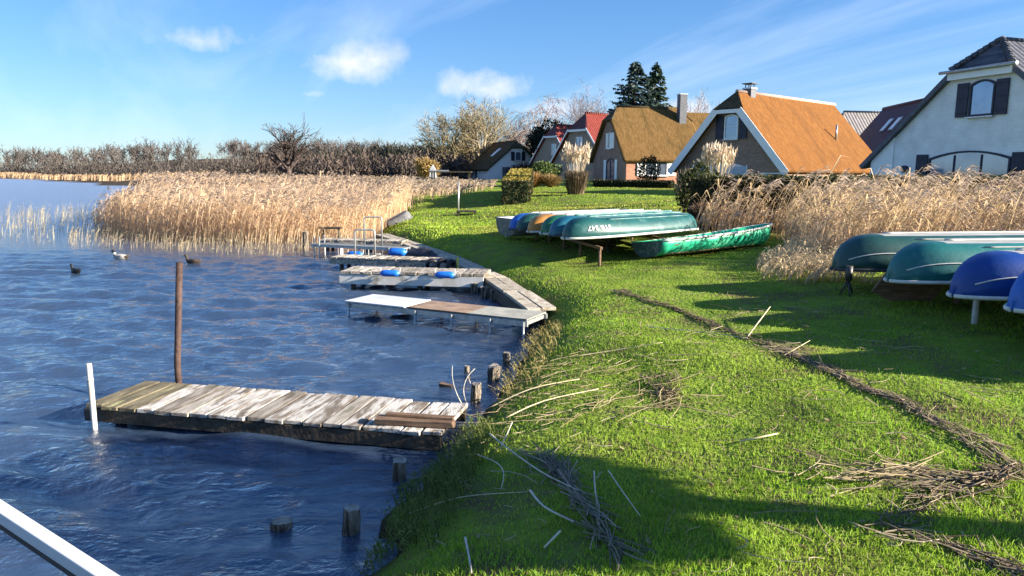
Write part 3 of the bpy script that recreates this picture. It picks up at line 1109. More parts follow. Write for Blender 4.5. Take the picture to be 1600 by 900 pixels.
# posts by the near jetty
rust = mat('rusty_pipe', (.045, .025, .020), (.085, .05, .04), rough=.7, scale=9, bump=.3, c3=(.30, .25, .20), c3scale=3, c3lo=.62, c3hi=.72)
bark_white = mat('white_post', (.36, .35, .32), (.60, .59, .56), rough=.7, scale=7, stretch=(3, 3, .6), c3=(.30, .27, .2), c3scale=4, c3lo=.62, c3hi=.7)
pb = G(280, 612, 0.05)
o = MB().tube([(0, 0, -.7), (0, 0, .3), (.075, 0, 1.22)], .029, 14).build('steel_pole', rust)
o.location = (pb.x, pb.y, 0)
tag(o, 'tall rusty steel pole standing behind the near jetty', 'pole')
pb = G(148, 668, 0)
wp = empty('mooring_post', (pb.x, pb.y, 0), 0, 'short white post at the outer corner of the near jetty', 'post')
MB().tube([(.01, 0, -.6), (0, 0, 0), (-.004, 0, .30), (-.004, 0, .52)], [.021, .021, .022, .020], 12).build('shaft', bark_white, wp)
MB().tube([(-.004, 0, .385), (-.004, 0, .398)], .025, 12).build('ring', bark_white, wp)

# piles and stubs along the bank
pile_m = mat('rotten_pile', (.05, .038, .028), (.30, .25, .19), rough=.9, scale=9, bump=.7, bscale=30, stretch=(3, 3, .5), lo=.42, hi=.62)
pile_t = mat('pile_top', (.16, .14, .11), (.36, .33, .28), rough=.85, scale=16)


def pile(px, py, r, h, label, tilt=(0, 0), square=False, z0=0.0, seed=0):
    rr = random.Random(seed)
    p = G(px, py, z0)
    mb = MB()
    n = 11
    zs = [-.5, 0, h * .5, h]
    for zi, z in enumerate(zs):
        for k in range(n):
            a = 2 * math.pi * k / n
            q = r * (1 + rr.uniform(-.13, .13)) * (1.0 if zi < 3 else .93)
            if square:
                q *= 1 / max(abs(math.cos(a)), abs(math.sin(a))) * .85
            mb.v.append((q * math.cos(a) + tilt[0] * z, q * math.sin(a) + tilt[1] * z, z + (rr.uniform(-.25, .12) * r if zi == 3 else 0)))
    for i in range(3):
        for k in range(n):
            mb.f.append((i * n + k, i * n + (k + 1) % n, (i + 1) * n + (k + 1) % n, (i + 1) * n + k))
            mb.mi.append(0)
            mb.sm.append(False)
    mb.f.append(tuple(3 * n + k for k in range(n)))
    mb.mi.append(1)
    mb.sm.append(False)
    o = mb.build('mooring_pile', [pile_m, pile_t])
    o.location = (p.x, p.y, z0)
    tag(o, label, 'pile', 'old wooden piles along the bank')


pile(549, 830, .048, .14, 'jagged dark pile nearest the camera in the water', (.05, 0), False, 0, 1)
pile(624, 748, .052, .13, 'square-cut pile with pale top below the near jetty', (.03, .02), True, 0, 2)
pile(440, 822, .058, .035, 'low round stub barely above the water left of the jagged pile', (0, 0), False, 0, 3)
pile(743, 628, .045, .17, 'split upright pile just behind the shore end of the near jetty', (.05, 0), False, 0, 4)
pile(771, 594, .065, .15, 'thick sunlit pile at the bank edge', (.06, 0), False, 0, 5)
pile(791, 568, .040, .12, 'slim pale pile farthest along the grassy bank edge', (.04, 0), False, 0, 6)
pile(730, 582, .028, .07, 'thin dark stub standing in the water off the thick sunlit pile', (0, 0), False, 0, 7)
o = MB().box((0, 0, 0), (.12, .05, .03), None, 0, .008, plank_rng).build('driftwood', wood_brown)
o.location = G(697, 602, .012)
o.rotation_euler = (0, .1, -.3)
tag(o, 'small brown piece of driftwood floating by the bank', 'driftwood')
# sunken edge boards
sunk = mat('sunken_board', (.10, .085, .07), (.17, .15, .125), rough=.9, scale=6, stretch=(1, 6, 1))
for (a, b, w_, lab) in (((668, 720), (440, 880), .16, 'sunken edge board under the near water'), ((700, 748), (560, 890), .10, 'second submerged board closer to the grass')):
    A, B = G(*a, -.035), G(*b, -.05)
    o = MB().bar((0, 0, 0), B - A, w_, .03).build('sunken_board', sunk)
    o.location = A
    tag(o, lab, 'board')
A, B = G(835, 505, -.03), G(745, 600, -.045)
o = MB().bar((0, 0, 0), B - A, .42, .03).build('sunken_slab', sunk)
o.location = A
tag(o, 'sunken grey slab in the water at the end of the boardwalk', 'slab')

# metal jetty
A, B = Vector((-2.22, 10.55, 0)), Vector((.33, 9.25, 0))
d = B - A
Lm = d.length
mj = empty('metal_jetty', A, math.atan2(d.y, d.x), 'aluminium jetty with a white sheet and brown and grey grating', 'jetty')
ZD = .22
for s in (-1, 1):
    MB().bar((0, s * .29, ZD - .058), (Lm, s * .29, ZD - .058), .03, .07).build('side_rail', galv, mj, .004)
for u_ in (.02, .36, .66, .98):
    MB().bar((Lm * u_, -.28, ZD - .06), (Lm * u_, .28, ZD - .06), .04, .05).build('cross_bar', galv, mj)
for u_ in (.03, .42, .62, .82, .985):
    MB().tube([(Lm * u_, -.325, -.6), (Lm * u_, -.325, ZD - .03)], .014, 8).build('leg', galv, mj)
    MB().tube([(Lm * u_, .325, -.6), (Lm * u_, .325, ZD - .02)], .022, 8).build('leg', wood_dark, mj)
MB().box((.52, .0, ZD - .002), (1.02, .66, .018)).build('white_sheet', alu_white, mj, .004)


def grating(x0, x1, m, n):
    g = MB()
    for i in range(n):
        x = x0 + (x1 - x0) * (i + .5) / n
        g.box((x, 0, ZD - .006), ((x1 - x0) / n * .62, .58, .022))
    for s in (-.27, 0, .27):
        g.box(((x0 + x1) / 2, s, ZD - .020), (x1 - x0 - .01, .03, .016))
    o = g.build('grating', m, mj)
    o['kind'] = 'stuff'


grating(1.05, 1.98, grate_brown, 26)
grating(1.99, Lm - .01, grate_grey, 24)

dock3 = lambda i: wood_old
jetty((-2.95, 13.1), (-.42, 12.75), .72, .32, 13, 'grey plank jetty with pale side beam and two blue fenders', dock3, .05, white_beam, .17)
jetty((-3.68, 15.35), (-1.15, 14.75), .55, .30, 16, 'narrow slatted jetty carrying the shorter ladder hoop', dock3, .035, wood_old, .10, gap=.022)
jetty((-4.95, 19.35), (-2.75, 19.0), .55, .30, 14, 'farthest dark plank jetty against the reeds', dock3, .04, wood_old, .12)
gw = empty('metal_gangway', (-4.75, 18.0, 0), math.atan2(-.9, 2.3), 'long thin grey metal gangway between the two far jetties', 'gangway')
MB().box((1.2, 0, .28), (2.5, .36, .03)).build('deck', grate_grey, gw, .004)
for s in (-1, 1):
    MB().bar((-.05, s * .19, .27), (2.45, s * .19, .27), .03, .07).build('side_rail', galv, gw)
for (x, y) in ((.05, -.21), (.05, .21), (.2, -.21), (1.3, -.21), (1.3, .21)):
    MB().tube([(x, y, -.6), (x, y, .5 if x < .3 else .26)], .016, 8).build('leg', galv, gw)


def hoop(px0, px1, py0, py1, dist, label, r=.018):
    a, b = P(px0, py1, dist), P(px1, py1, dist)
    zt = P(px0, py0, dist).z
    w_ = b.x - a.x
    hh = zt - a.z
    c = .06
    pts = [(0, 0, -.25), (0, 0, hh - c)]
    for k in range(1, 5):
        q = k / 4 * math.pi / 2
        pts.append((c - c * math.cos(q), 0, hh - c + c * math.sin(q)))
    pts2 = [(w_ - x, y, z) for (x, y, z) in reversed(pts)]
    root = empty('ladder_hoop', a, 0, label, 'handrail', 'bathing ladder hoops')
    MB().tube(pts + pts2, r, 10).build('rail', galv, root)
    for k in range(2):
        z_ = -.08 - .14 * k
        MB().tube([(0, 0, z_), (w_, 0, z_)], .013, 8).build('rung', galv, root)


hoop(555, 586, 359, 397, 15.55, 'nearer and lower galvanised ladder hoop')
hoop(570, 597, 339, 383, 18.1, 'taller galvanised ladder hoop behind')

fend_m = mat('blue_vinyl', (.012, .13, .56), (.02, .19, .68), rough=.35, scale=4, spec=.5)


def fender(loc, ax, L_, r, label):
    root = empty('boat_fender', loc, math.atan2(ax[1], ax[0]), label, 'fender', 'blue boat fenders')
    pr = [(-.5, .16), (-.46, .22), (-.43, .55), (-.36, .88), (-.25, 1), (.25, 1), (.36, .88), (.43, .55), (.46, .22), (.5, .16)]
    MB().tube([(p * L_, 0, 0) for p, q in pr], [q * r for p, q in pr], 14).build('bladder', fend_m, root)
    for s in (-1, 1):
        MB().tube([(s * L_ * .485, 0, 0), (s * L_ * .47, .05, .09)], .006, 6).build('rope', white_beam, root)


fd = Vector((2.53, -.35, 0)).normalized()
nrm = Vector((-.35, -2.53, 0)).normalized()
a0 = Vector((-2.95, 13.1, 0))
fender(P(609, 427, 12.52), fd, .36, .058, 'blue fender on the plank jetty side, farther from the bank')
fender(P(695, 429.5, 12.40), fd, .36, .058, 'blue fender on the plank jetty side, nearer the bank')
fender(P(555, 397, 15.75), fd, .36, .06, 'blue fender lying behind the slatted jetty, at its outer half')
fender(P(621, 394, 15.9), fd, .42, .09, 'bigger pale blue fender behind the slatted jetty')


def tyre(px, py, dist, r, rot, label):
    p = P(px, py, dist)
    mb = MB()
    n, m_ = 18, 8
    for i in range(n):
        a = 2 * math.pi * i / n
        for j in range(m_):
            b = 2 * math.pi * j / m_
            rr_ = r * .72 + r * .28 * math.cos(b)
            mb.v.append((rr_ * math.cos(a), r * .38 * math.sin(b), rr_ * math.sin(a)))
    for i in range(n):
        for j in range(m_):
            mb.f.append((i * m_ + j, ((i + 1) % n) * m_ + j, ((i + 1) % n) * m_ + (j + 1) % m_, i * m_ + (j + 1) % m_))
            mb.mi.append(0)
            mb.sm.append(True)
    o = mb.build('tyre', rubber)
    o.location = p
    o.rotation_euler = rot
    tag(o, label, 'tyre', 'old tyres at the jetty')


tyre(675, 413, 14.0, .13, (.5, 0, .3), 'black tyre leaning low on the slatted jetty')
tyre(692, 415, 13.8, .15, (0, 0, .5), 'black tyre in the middle of three by the slatted jetty')
tyre(705, 416, 13.7, .14, (0, 0, 1.0), 'black tyre closest to the yellow post')
yel = mat('yellow_paint', (.60, .50, .04), (.70, .60, .08), rough=.6)
o = MB().tube([(0, 0, -.3), (0, 0, .13)], .022, 10).build('marker_post', yel)
o.location = P(715, 413, 14.2)
tag(o, 'little yellow post at the shore end of the slatted jetty', 'post')
tarp = mat('black_tarp', (.02, .022, .03), (.06, .065, .08), rough=.5, scale=8, bump=.6)
bt = MB()
for i in range(9):
    for j in range(7):
        u_, v_ = i / 8, j / 6
        bt.v.append((u_ * 1.1, (v_ - .5) * .34, .02 + .17 * math.sin(math.pi * v_) * math.sin(math.pi * min(1, u_ + .12)) * (1 + .25 * math.sin(9 * u_ + 5 * v_))))
for i in range(8):
    for j in range(6):
        bt.f.append((i * 7 + j, (i + 1) * 7 + j, (i + 1) * 7 + j + 1, i * 7 + j + 1))
        bt.mi.append(0)
        bt.sm.append(True)
o = bt.build('tarpaulin', tarp)
so = o.modifiers.new('thick', 'SOLIDIFY')
so.thickness = .015
o.location = P(632, 391, 16.6) - Vector((0, 0, .1))
o.rotation_euler = (0, 0, -.5)
tag(o, 'crumpled black tarpaulin hanging over the bank between the jetties', 'tarpaulin')
# far posts
pile(478, 392, .075, .5, 'sawn wooden post standing in the water left of the far jetties', (0, 0), False, 0, 8)
o = MB().tube([(0, 0, -.4), (0, 0, .24)], .1, 12).build('float_drum', mat('red_white', (.5, .3, .24), (.75, .68, .62), rough=.6, scale=5))
o.location = G(531, 397, 0)
tag(o, 'faded pinkish float drum beside the slatted jetty', 'drum')
bn = empty('water_bench', (P(502, 370, 21.2).x, 21.2, 0), 0, 'dark plank bench at the edge of the reeds', 'bench')
MB().box((.28, 0, P(502, 356, 21.2).z), (.62, .3, .05)).build('seat', wood_dark, bn)
for x in (.05, .5):
    MB().tube([(x, 0, -.5), (x, 0, P(502, 356, 21.2).z - .03)], .035, 8).build('leg', wood_dark, bn)
o = MB().tube([(0, 0, -.4), (.05, 0, .62)], .022, 8).build('reed_stake', wood_brown)
o.location = (P(292, 355, 23).x, 23, 0)
tag(o, 'thin brown stake leaning in front of the reed bed', 'stake')

# boardwalk along the bank
RE = [(.62, 9.75), (-.10, 12.75), (-1.05, 15.7), (-2.65, 19.6), (-3.7, 22.0)]
bwk = empty('boardwalk', (.3, 9.75, 0), 0, 'pale plank walkway along the bank linking the jetties', 'boardwalk')
conc = mat('bleached_board', (.27, .225, .16), (.56, .50, .40), rough=.85, scale=5, bump=.4, bscale=30, stretch=(2, 2, 2), objrand=.16, c3=(.16, .15, .09), c3scale=2, c3lo=.6, c3hi=.7)
for a, b in zip(RE[:-1], RE[1:]):
    A, B = Vector((*a, 0)), Vector((*b, 0))
    d = (B - A)
    L_ = d.length
    d.normalize()
    nn = Vector((-d.y, d.x, 0))
    k = max(1, round(L_ / 1.5))
    for i in range(k):
        for j in range(2):
            p0 = A + d * (L_ * i / k + .008) + nn * (.10 + .205 * j) + Vector((0, 0, .21))
            p1 = A + d * (L_ * (i + 1) / k - .008) + nn * (.10 + .205 * j) + Vector((0, 0, .21))
            q = plank_rng
            p0 = p0 + nn * q.uniform(-.02, .02) + d * q.uniform(-.02, .05)
            p1 = p1 + nn * q.uniform(-.025, .025)
            o = MB().bar(p0 - Vector((.3, 9.75, 0)), p1 - Vector((.3, 9.75, 0)), .192, .045).build('plank', conc, bwk, .004)
            o.location.z += q.uniform(-.008, .008)
    mb = MB().bar(A + nn * .40 + Vector((-.3, -9.75, .10)), B + nn * .40 + Vector((-.3, -9.75, .10)), .05, .17)
    mb.build('edge_beam', wood_dark, bwk)
for i, (px, py, lab) in enumerate(((741, 455, 'dark round pile at the corner under the pale plank jetty'), (757, 462, 'second dark pile along the boardwalk, beside the corner pile'), (772, 466, 'middle dark pile in the row along the boardwalk'), (789, 470, 'fourth dark pile along the boardwalk'), (806, 474, 'last dark pile of the boardwalk row, nearest the grating'))):
    pile(px, py + 2, .07, .17, lab, (0, 0), False, 0, 20 + i)

# near hand rail at the lower left
A = P(0, 799, 1.80)
B = P(155, 901, 1.56)
dv = B - A
A2, B2 = A - dv * 3.2, A + dv * 2.0
hr = empty('galvanised_handrail', (A2.x, A2.y, 0), 0, 'galvanised square-section handrail cutting the lower left corner', 'handrail')
off = Vector((A2.x, A2.y, 0))
MB().bar(A2 - off, B2 - off, .036, .034).build('rail', alu_white, hr, .004)
MB().bar(A2 - off - Vector((0, 0, .029)), B2 - off - Vector((0, 0, .025)), .030, .014).build('shade_strip', rubber, hr)  # black strip stands for the shaded underside of the rail
for e in (A2 + dv * .1, B2 - dv * .08):
    MB().bar((e.x - off.x, e.y - off.y, -.6), (e.x - off.x, e.y - off.y, e.z - .036), .045, .045).build('post', galv, hr)

for i, (bx_, by_, tx_, ty_, mx_, my_, lab) in enumerate(((722, 632, 707, 571, 703, 600, 'upright curved twig rising from the water behind the near jetty'), (730, 632, 742, 576, 714, 600, 'bent twig arching over the water beside the upright one'), (737, 628, 731, 588, 739, 605, 'short thin twig next to the split pile'))):
    d0 = G(bx_, by_, .0).y
    A_, M_, B_ = P(bx_, by_, d0), P(mx_, my_, d0), P(tx_, ty_, d0 + .1)
    pts = [A_ * (1 - t) ** 2 + M_ * (2 * t * (1 - t)) + B_ * t * t for t in [k / 8 for k in range(9)]]
    o = MB().tube([p_ - A_ for p_ in pts], [.005 * (1 - .06 * k) for k in range(9)], 5).build('reed_stalk', stalk_g)
    o.location = A_
    tag(o, lab, 'reed stalk', 'single reed stalks on the grass')

# fallen leaves and bits of litter in the grass
rs = np.random.RandomState(70)
nl_ = 900
lx, ly = sample_poly([(-.4, 3.4), (.8, 2.6), (3.6, 2.8), (5.5, 6), (5, 11), (3.0, 13), (.2, 12), (.5, 9), (.2, 6)], nl_, rs)
lp = np.stack([lx, ly, ground_z(lx, ly) + .018], 1)
a1 = hside(nl_, rs) + np.array([0, 0, .25]) * rs.normal(size=(nl_, 1))
a2 = np.stack([-a1[:, 1], a1[:, 0], rs.normal(size=nl_) * .3], 1)
ls = (.008 + .016 * rs.rand(nl_))[:, None]
LV = np.stack([lp - a1 * ls, lp + a2 * ls * .6, lp + a1 * ls, lp - a2 * ls * .6], 1).reshape(-1, 3)
li = np.arange(nl_) * 4
o = npmesh('leaf_litter', LV, np.stack([li, li + 1, li + 2, li + 3], 1), STRAW, cols=np.repeat(lerp3((.16, .09, .04), (.50, .40, .26), rs.rand(nl_)), 4, 0))
tag(o, 'brown leaf litter sprinkled through the lawn', 'leaves', kind='stuff')

# ------------------------------------------------------------------ boats
def hull_fn(L_, B_, D_, rise=.10, bowt=.86, blunt=.6):
    def sheer(t):
        return D_ + rise * max(0, t) ** 2.5

    def hb(t):
        q = max(0, (t - .35) / .65)
        base = .82 + .18 * math.sin(min(t / .4, 1) * math.pi / 2)
        return B_ / 2 * base * max(0, 1 - q ** 3.2) ** blunt + .012

    def keel(t):
        if t <= bowt:
            return 0.0
        q = min(1, (t - bowt) / (1 - bowt))
        return (sheer(t) - .02) * (1 - math.sqrt(max(0, 1 - q * q)))

    def pt(t, s, off=0.0):
        th = abs(s) * math.pi / 2
        zk, zs = keel(t), sheer(t)
        fz = (1 - math.cos(th) ** .62) if abs(s) < 1 else 1.0
        y = hb(t) * math.sin(th) ** .6 * (.84 + .16 * fz)
        z = zk + (zs - zk) * fz
        y = y + off * math.sin(th)
        z = z - off * math.cos(th)
        return Vector((t * L_, math.copysign(y, s), z))
    return pt, sheer, hb, keel


def make_boat(name, loc, rz, L_, B_, D_, mats, label, group=None, flip=True, zg=.9, roll=0.0, text=None, seats=False, tilt=0.0, transom_m=None, rail_m=None, cat='boat', stripe=None):
    """bow end points along +X from the stern at x=0; flip: lies keel up with the gunwale at height zg"""
    pt, sheer, hb, keel = hull_fn(L_, B_, D_, .04 if flip else .14)
    root = empty(name, loc, rz, label, cat, group)
    root.rotation_euler = (roll, tilt, rz)

    def T(v_):
        v_ = Vector((v_.x - L_, v_.y, v_.z))       # origin at the bow
        return Vector((v_.x, -v_.y, zg + D_ - v_.z)) if flip else Vector((v_.x, v_.y, v_.z + zg))
    nt_, ns = 30, 18
    ts = [1 - (1 - i / (nt_ - 1)) ** 1.35 for i in range(nt_)]
    mb = MB()
    for t in ts:
        for j in range(ns + 1):
            mb.v.append(tuple(T(pt(t, -1 + 2 * j / ns))))
    for i in range(nt_ - 1):
        for j in range(ns):
            mb.f.append((i * (ns + 1) + j, (i + 1) * (ns + 1) + j, (i + 1) * (ns + 1) + j + 1, i * (ns + 1) + j + 1))
            sm_ = abs(-1 + 2 * (j + .5) / ns)
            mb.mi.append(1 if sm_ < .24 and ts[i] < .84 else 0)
            mb.sm.append(True)
    hull = mb.build('hull', mats, root)
    so_ = hull.modifiers.new('thick', 'SOLIDIFY')
    so_.thickness = .018
    so_.offset = -1
    poly = [T(pt(0, -1 + 2 * j / ns) * .999) for j in range(ns + 1)]
    MB().prism(poly, (.03, 0, 0)).build('transom', transom_m or mats[0], root)
    for s in (-1, 1):
        pts = [T(pt(t, s) + Vector((0, s * .012, -.005))) for t in ts]
        MB().tube(pts, .019, 6, ell=(1, 1.2)).build('gunwale', rail_m or mats[0], root)
    MB().tube([T(pt(t, 0) - Vector((0, 0, .008))) for t in ts if t < .85], .018, 5).build('keel', mats[1], root)
    if stripe:
        for s in (-1, 1):
            MB().tube([T(pt(t, s * .80, .002)) for t in ts[2:-2]], .008, 4).build('rubbing_strake', stripe, root)
    for s in (-1, 1):
        MB().tube([T(pt(t, s * .42, .004)) for t in ts[1:20]], .011, 4).build('bilge_strip', mats[1], root)
    if seats:
        for t in (.12, .42, .66):
            h_ = hb(t) * .93
            MB().box(T(Vector((t * L_, 0, sheer(t) - .1))), (.2, 2 * h_, .025)).build('thwart', seats, root)
    if text:
        cu = bpy.data.curves.new('lettering', 'FONT')
        cu.body = text[0]
        cu.size = 1.0
        cu.resolution_u = 3
        to = bpy.data.objects.new('lettering_tmp', cu)
        COL.objects.link(to)
        bpy.context.view_layer.update()
        dg = bpy.context.evaluated_depsgraph_get()
        me = bpy.data.meshes.new_from_object(to.evaluated_get(dg))
        bpy.data.objects.remove(to)
        ws = [v_.co.x for v_ in me.vertices]
        wmax = max(ws)
        (t0, t1, s0, s1, side) = text[1:]
        for v_ in me.vertices:
            t = t0 + (t1 - t0) * v_.co.x / wmax
            s = s0 + (s1 - s0) * v_.co.y / .72
            v_.co = T(pt(t, side * s, .012))
        me.materials.append(text_m)
        tx = bpy.data.objects.new('lettering', me)
        COL.objects.link(tx)
        tx.parent = root
    return root


text_m = mat('white_lettering', (.8, .8, .8), rough=.6)


def paint(name, c, worn, scale=3.0, rough=.48, lo=.54, hi=.72):
    return mat(name, tuple(q * .8 for q in c), tuple(min(1, q * 1.15) for q in c), rough=rough, scale=2.5, c3=worn, c3scale=scale, c3lo=lo, c3hi=hi, spec=.5, bump=.05, bscale=20)


b_teal = paint('teal_paint', (.006, .075, .072), (.07, .17, .165))
b_teal2 = paint('blue_teal_paint', (.008, .11, .17), (.08, .20, .26))
b_green = paint('green_paint', (.012, .14, .06), (.10, .26, .16))
b_dgreen = paint('dark_green_paint', (.008, .06, .055), (.04, .12, .10))
b_sea = paint('sea_green_paint', (.008, .13, .125), (.06, .22, .21))
b_blue = paint('deep_blue_paint', (.0015, .045, .24), (.012, .09, .29))
b_blue2 = paint('bright_blue_paint', (.012, .11, .45), (.08, .2, .5))
b_orange = paint('orange_paint', (.42, .19, .035), (.46, .28, .12))
b_grey = paint('grey_white_paint', (.42, .43, .46), (.30, .30, .31))
b_emer = paint('emerald_paint', (.025, .45, .24), (.16, .55, .32), 2.4, .45, .54, .75)
b_bott = mat('sun_pale_bottom', (.30, .30, .28), (.46, .46, .43), rough=.5, scale=5, stretch=(.5, 3, 1), c3=(.30, .30, .28), c3scale=3, c3lo=.58, c3hi=.7)  # pale bottom whose tone also carries the sun glare on upturned hulls
b_bteal = paint('worn_teal_bottom', (.022, .14, .13), (.18, .28, .265), 4, .5, .45, .62)
dark_rail = mat('dark_rail', (.03, .035, .04), (.07, .07, .07), rough=.5)
pale_rail = mat('pale_rail', (.50, .50, .46), (.68, .67, .62), rough=.6)
b_gtrans = paint('dark_teal_transom', (.02, .09, .085), (.25, .28, .28), 8)

# row of upturned boats in the middle (bow towards the lake)
AX = Vector((2.77, 2.4, 0)).normalized()
rzm = math.atan2(-AX.y, -AX.x)
g_mid = 'upturned boats in the middle of the lawn'
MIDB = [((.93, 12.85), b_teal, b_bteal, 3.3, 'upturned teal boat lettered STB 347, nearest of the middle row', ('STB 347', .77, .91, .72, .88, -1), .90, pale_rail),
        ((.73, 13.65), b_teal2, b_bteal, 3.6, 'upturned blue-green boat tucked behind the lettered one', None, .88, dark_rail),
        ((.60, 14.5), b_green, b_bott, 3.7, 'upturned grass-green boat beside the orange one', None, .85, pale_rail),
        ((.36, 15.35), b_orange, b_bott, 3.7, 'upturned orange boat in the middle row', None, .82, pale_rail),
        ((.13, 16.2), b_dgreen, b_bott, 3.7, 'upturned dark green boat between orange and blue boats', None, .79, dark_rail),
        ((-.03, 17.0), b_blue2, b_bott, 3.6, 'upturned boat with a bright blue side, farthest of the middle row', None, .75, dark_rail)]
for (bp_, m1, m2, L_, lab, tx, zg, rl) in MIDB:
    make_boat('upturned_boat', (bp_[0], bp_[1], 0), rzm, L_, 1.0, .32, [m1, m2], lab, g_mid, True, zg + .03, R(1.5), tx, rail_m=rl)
# grey boat standing at the far end
make_boat('rowing_boat', (2.6, 19.6, .52), rzm + math.pi, 3.4, 1.05, .42, [b_grey, b_grey], 'grey white boat standing upright at the far end of the middle row', None, False, .0, 0, None, wood_brown, 0, b_gtrans, dark_rail)
for o in [q for q in COL.objects if q.name.startswith('rowing_boat')]:
    o.location = (P(786, 368, 17.6).x + 2.9, 17.6 + 1.9, gz(1.5, 18.3))
    o.rotation_euler = (0, 0, math.atan2(1.9, 2.9))

steel_dark = mat('dark_steel', (.05, .05, .052), (.10, .095, .09), rough=.5, metal=.5, scale=9)
pale_post = mat('pale_post', (.45, .46, .45), (.62, .63, .62), rough=.6, scale=8)


def rack(origin, ax, per, us, n_len, zt, label, post_m):
    """two rails across the boats, with posts"""
    root = empty('boat_rack', (origin.x, origin.y, 0), 0, label, 'boat rack')
    for u_ in us:
        a = ax * u_ - per * .35
        b = ax * u_ + per * n_len
        MB().bar((a.x, a.y, zt - .045), (b.x, b.y, zt - .045), .05, .05).build('rail', wood_brown, root)
        k = max(2, int(n_len / 1.4) + 1)
        for i in range(k + 1):
            q = a + (b - a) * (i / k * .96 + .02)
            g = gz(origin.x + q.x, origin.y + q.y)
            MB().tube([(q.x, q.y, g - .15), (q.x, q.y, zt - .06)], .028, 8).build('post', post_m, root)
    return root


per_m = Vector((-.96, 4.15, 0)).normalized()
rack(Vector((.93, 12.85, 0)), AX, per_m, (.75, 2.9), 4.2, .76, 'timber rack under the middle row of boats', wood_brown)


def tripod(px, py, h, label):
    p = GG(px, py)
    root = empty('tripod_stand', p, 0, label, 'stand', 'black tripod boat stands')
    MB().tube([(0, 0, .10), (0, 0, h * .55)], .014, 8).build('stem', steel_dark, root)
    MB().tube([(0, 0, h * .5), (0, 0, h)], .045 if h > .35 else .02, 10).build('head', steel_dark, root)
    for k in range(3):
        a = k * 2.09 + .4
        MB().tube([(0, 0, .2), (.10 * math.cos(a), .10 * math.sin(a), -.01)], .012, 6).build('leg', steel_dark, root)
    return root


tripod(950, 396, .40, 'thin tripod stand under the lettered teal boat')
A, B = GG(955, 387), P(915, 371, 13.9)
o = MB().bar((0, 0, 0), B - A, .3, .03).build('leaning_board', wood_brown)
o.location = A + Vector((0, 0, .02))
tag(o, 'dark board leaning under the middle row of boats', 'board')

# row of upturned boats at the right
AXR = Vector((.985, .17, 0)).normalized()
rzr = math.atan2(-AXR.y, -AXR.x)
g_r = 'upturned boats in the right-hand row'
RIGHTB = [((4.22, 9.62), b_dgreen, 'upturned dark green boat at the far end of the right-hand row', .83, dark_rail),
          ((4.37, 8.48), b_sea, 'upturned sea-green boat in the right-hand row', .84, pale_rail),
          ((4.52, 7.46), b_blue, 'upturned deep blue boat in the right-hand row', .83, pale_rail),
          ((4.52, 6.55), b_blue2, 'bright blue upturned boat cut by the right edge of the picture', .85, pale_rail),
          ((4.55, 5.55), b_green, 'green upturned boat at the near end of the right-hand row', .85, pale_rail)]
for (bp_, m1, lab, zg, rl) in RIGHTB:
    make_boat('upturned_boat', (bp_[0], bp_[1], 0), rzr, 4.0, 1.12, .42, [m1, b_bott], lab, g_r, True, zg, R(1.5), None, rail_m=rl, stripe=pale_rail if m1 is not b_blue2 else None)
perr = Vector((.30, -3.07, 0)).normalized()
rack(Vector((4.22, 9.62, 0)), AXR, perr, (1.1, 3.0), 4.7, .84, 'timber rack under the right-hand row of boats', wood_brown)
tripod(1324, 461, .38, 'sturdy black tripod stand under the bow of the dark green boat')
p = GG(1522, 506)
o = MB().tube([(0, 0, -.1), (0, 0, .83 - p.z)], .03, 12).build('support_post', pale_post)
o.location = p
tag(o, 'round white support post under the deep blue boat', 'post')
A, B = GG(1455, 470), P(1380, 432, 8.9)
o = MB().bar((0, 0, 0), B - A, .45, .03, (0, 1, .3)).build('leaning_board', wood_brown)
o.location = A
tag(o, 'dark brown board leaning under the right-hand row of boats', 'board')

# green boat lying upright on the grass
a_, b_ = GG(1012, 404), P(1203, 361, 15.3)
dvx = Vector((b_.x - a_.x, b_.y - a_.y, 0))
gb = make_boat('rowing_boat', (0, 0, 0), 0, dvx.length, 1.0, .29, [b_emer, wood_brown], 'emerald green open boat resting upright on the grass', None, False, 0, 0, None, wood_brown, 0, b_gtrans, pale_rail, stripe=None)
gb.rotation_euler = (R(-7), R(-1.5), math.atan2(dvx.y, dvx.x))
gb.location = (b_.x, b_.y, gz(b_.x, b_.y) - .03)

slate_c = mat('grey_cover', (.10, .10, .11), (.18, .18, .18), rough=.7, scale=6)
# covered dinghy bow and pole on the far lawn
p = GG(632, 345)
o = make_boat('covered_dinghy', (p.x + .15, p.y, p.z + .38), R(15), .9, .5, .25, [slate_c, slate_c], 'small grey dinghy propped up at the reed edge', None, True, -.22, R(10), None, False, R(-28))
p = GG(716, 337)
sg = empty('garden_pump_pole', p, 0, 'white pole with a low dark seat on the shaded far lawn', 'pole')
hgt = P(718, 283, p.y).z - p.z
MB().tube([(0, 0, -.1), (.02, 0, hgt)], .03, 10).build('shaft', galv, sg)
MB().box((.3, 0, .16), (.7, .35, .06)).build('seat', wood_dark, sg)
for x in (.0, .6):
    MB().box((x, 0, .06), (.07, .3, .2)).build('foot', wood_dark, sg)

# ------------------------------------------------------------------ water birds
d_head = mat('duck_head', (.008, .03, .018), (.02, .05, .03), rough=.4)
d_body = mat('duck_body', (.30, .28, .25), (.50, .48, .44), rough=.8, scale=30)
d_dark = mat('duck_dark', (.035, .026, .02), (.08, .06, .045), rough=.8, scale=30)
d_black = mat('coot_black', (.008, .010, .010), (.02, .022, .02), rough=.5)
d_bill = mat('duck_bill', (.45, .33, .05), rough=.5)
d_white = mat('coot_bill', (.75, .74, .7), rough=.5)


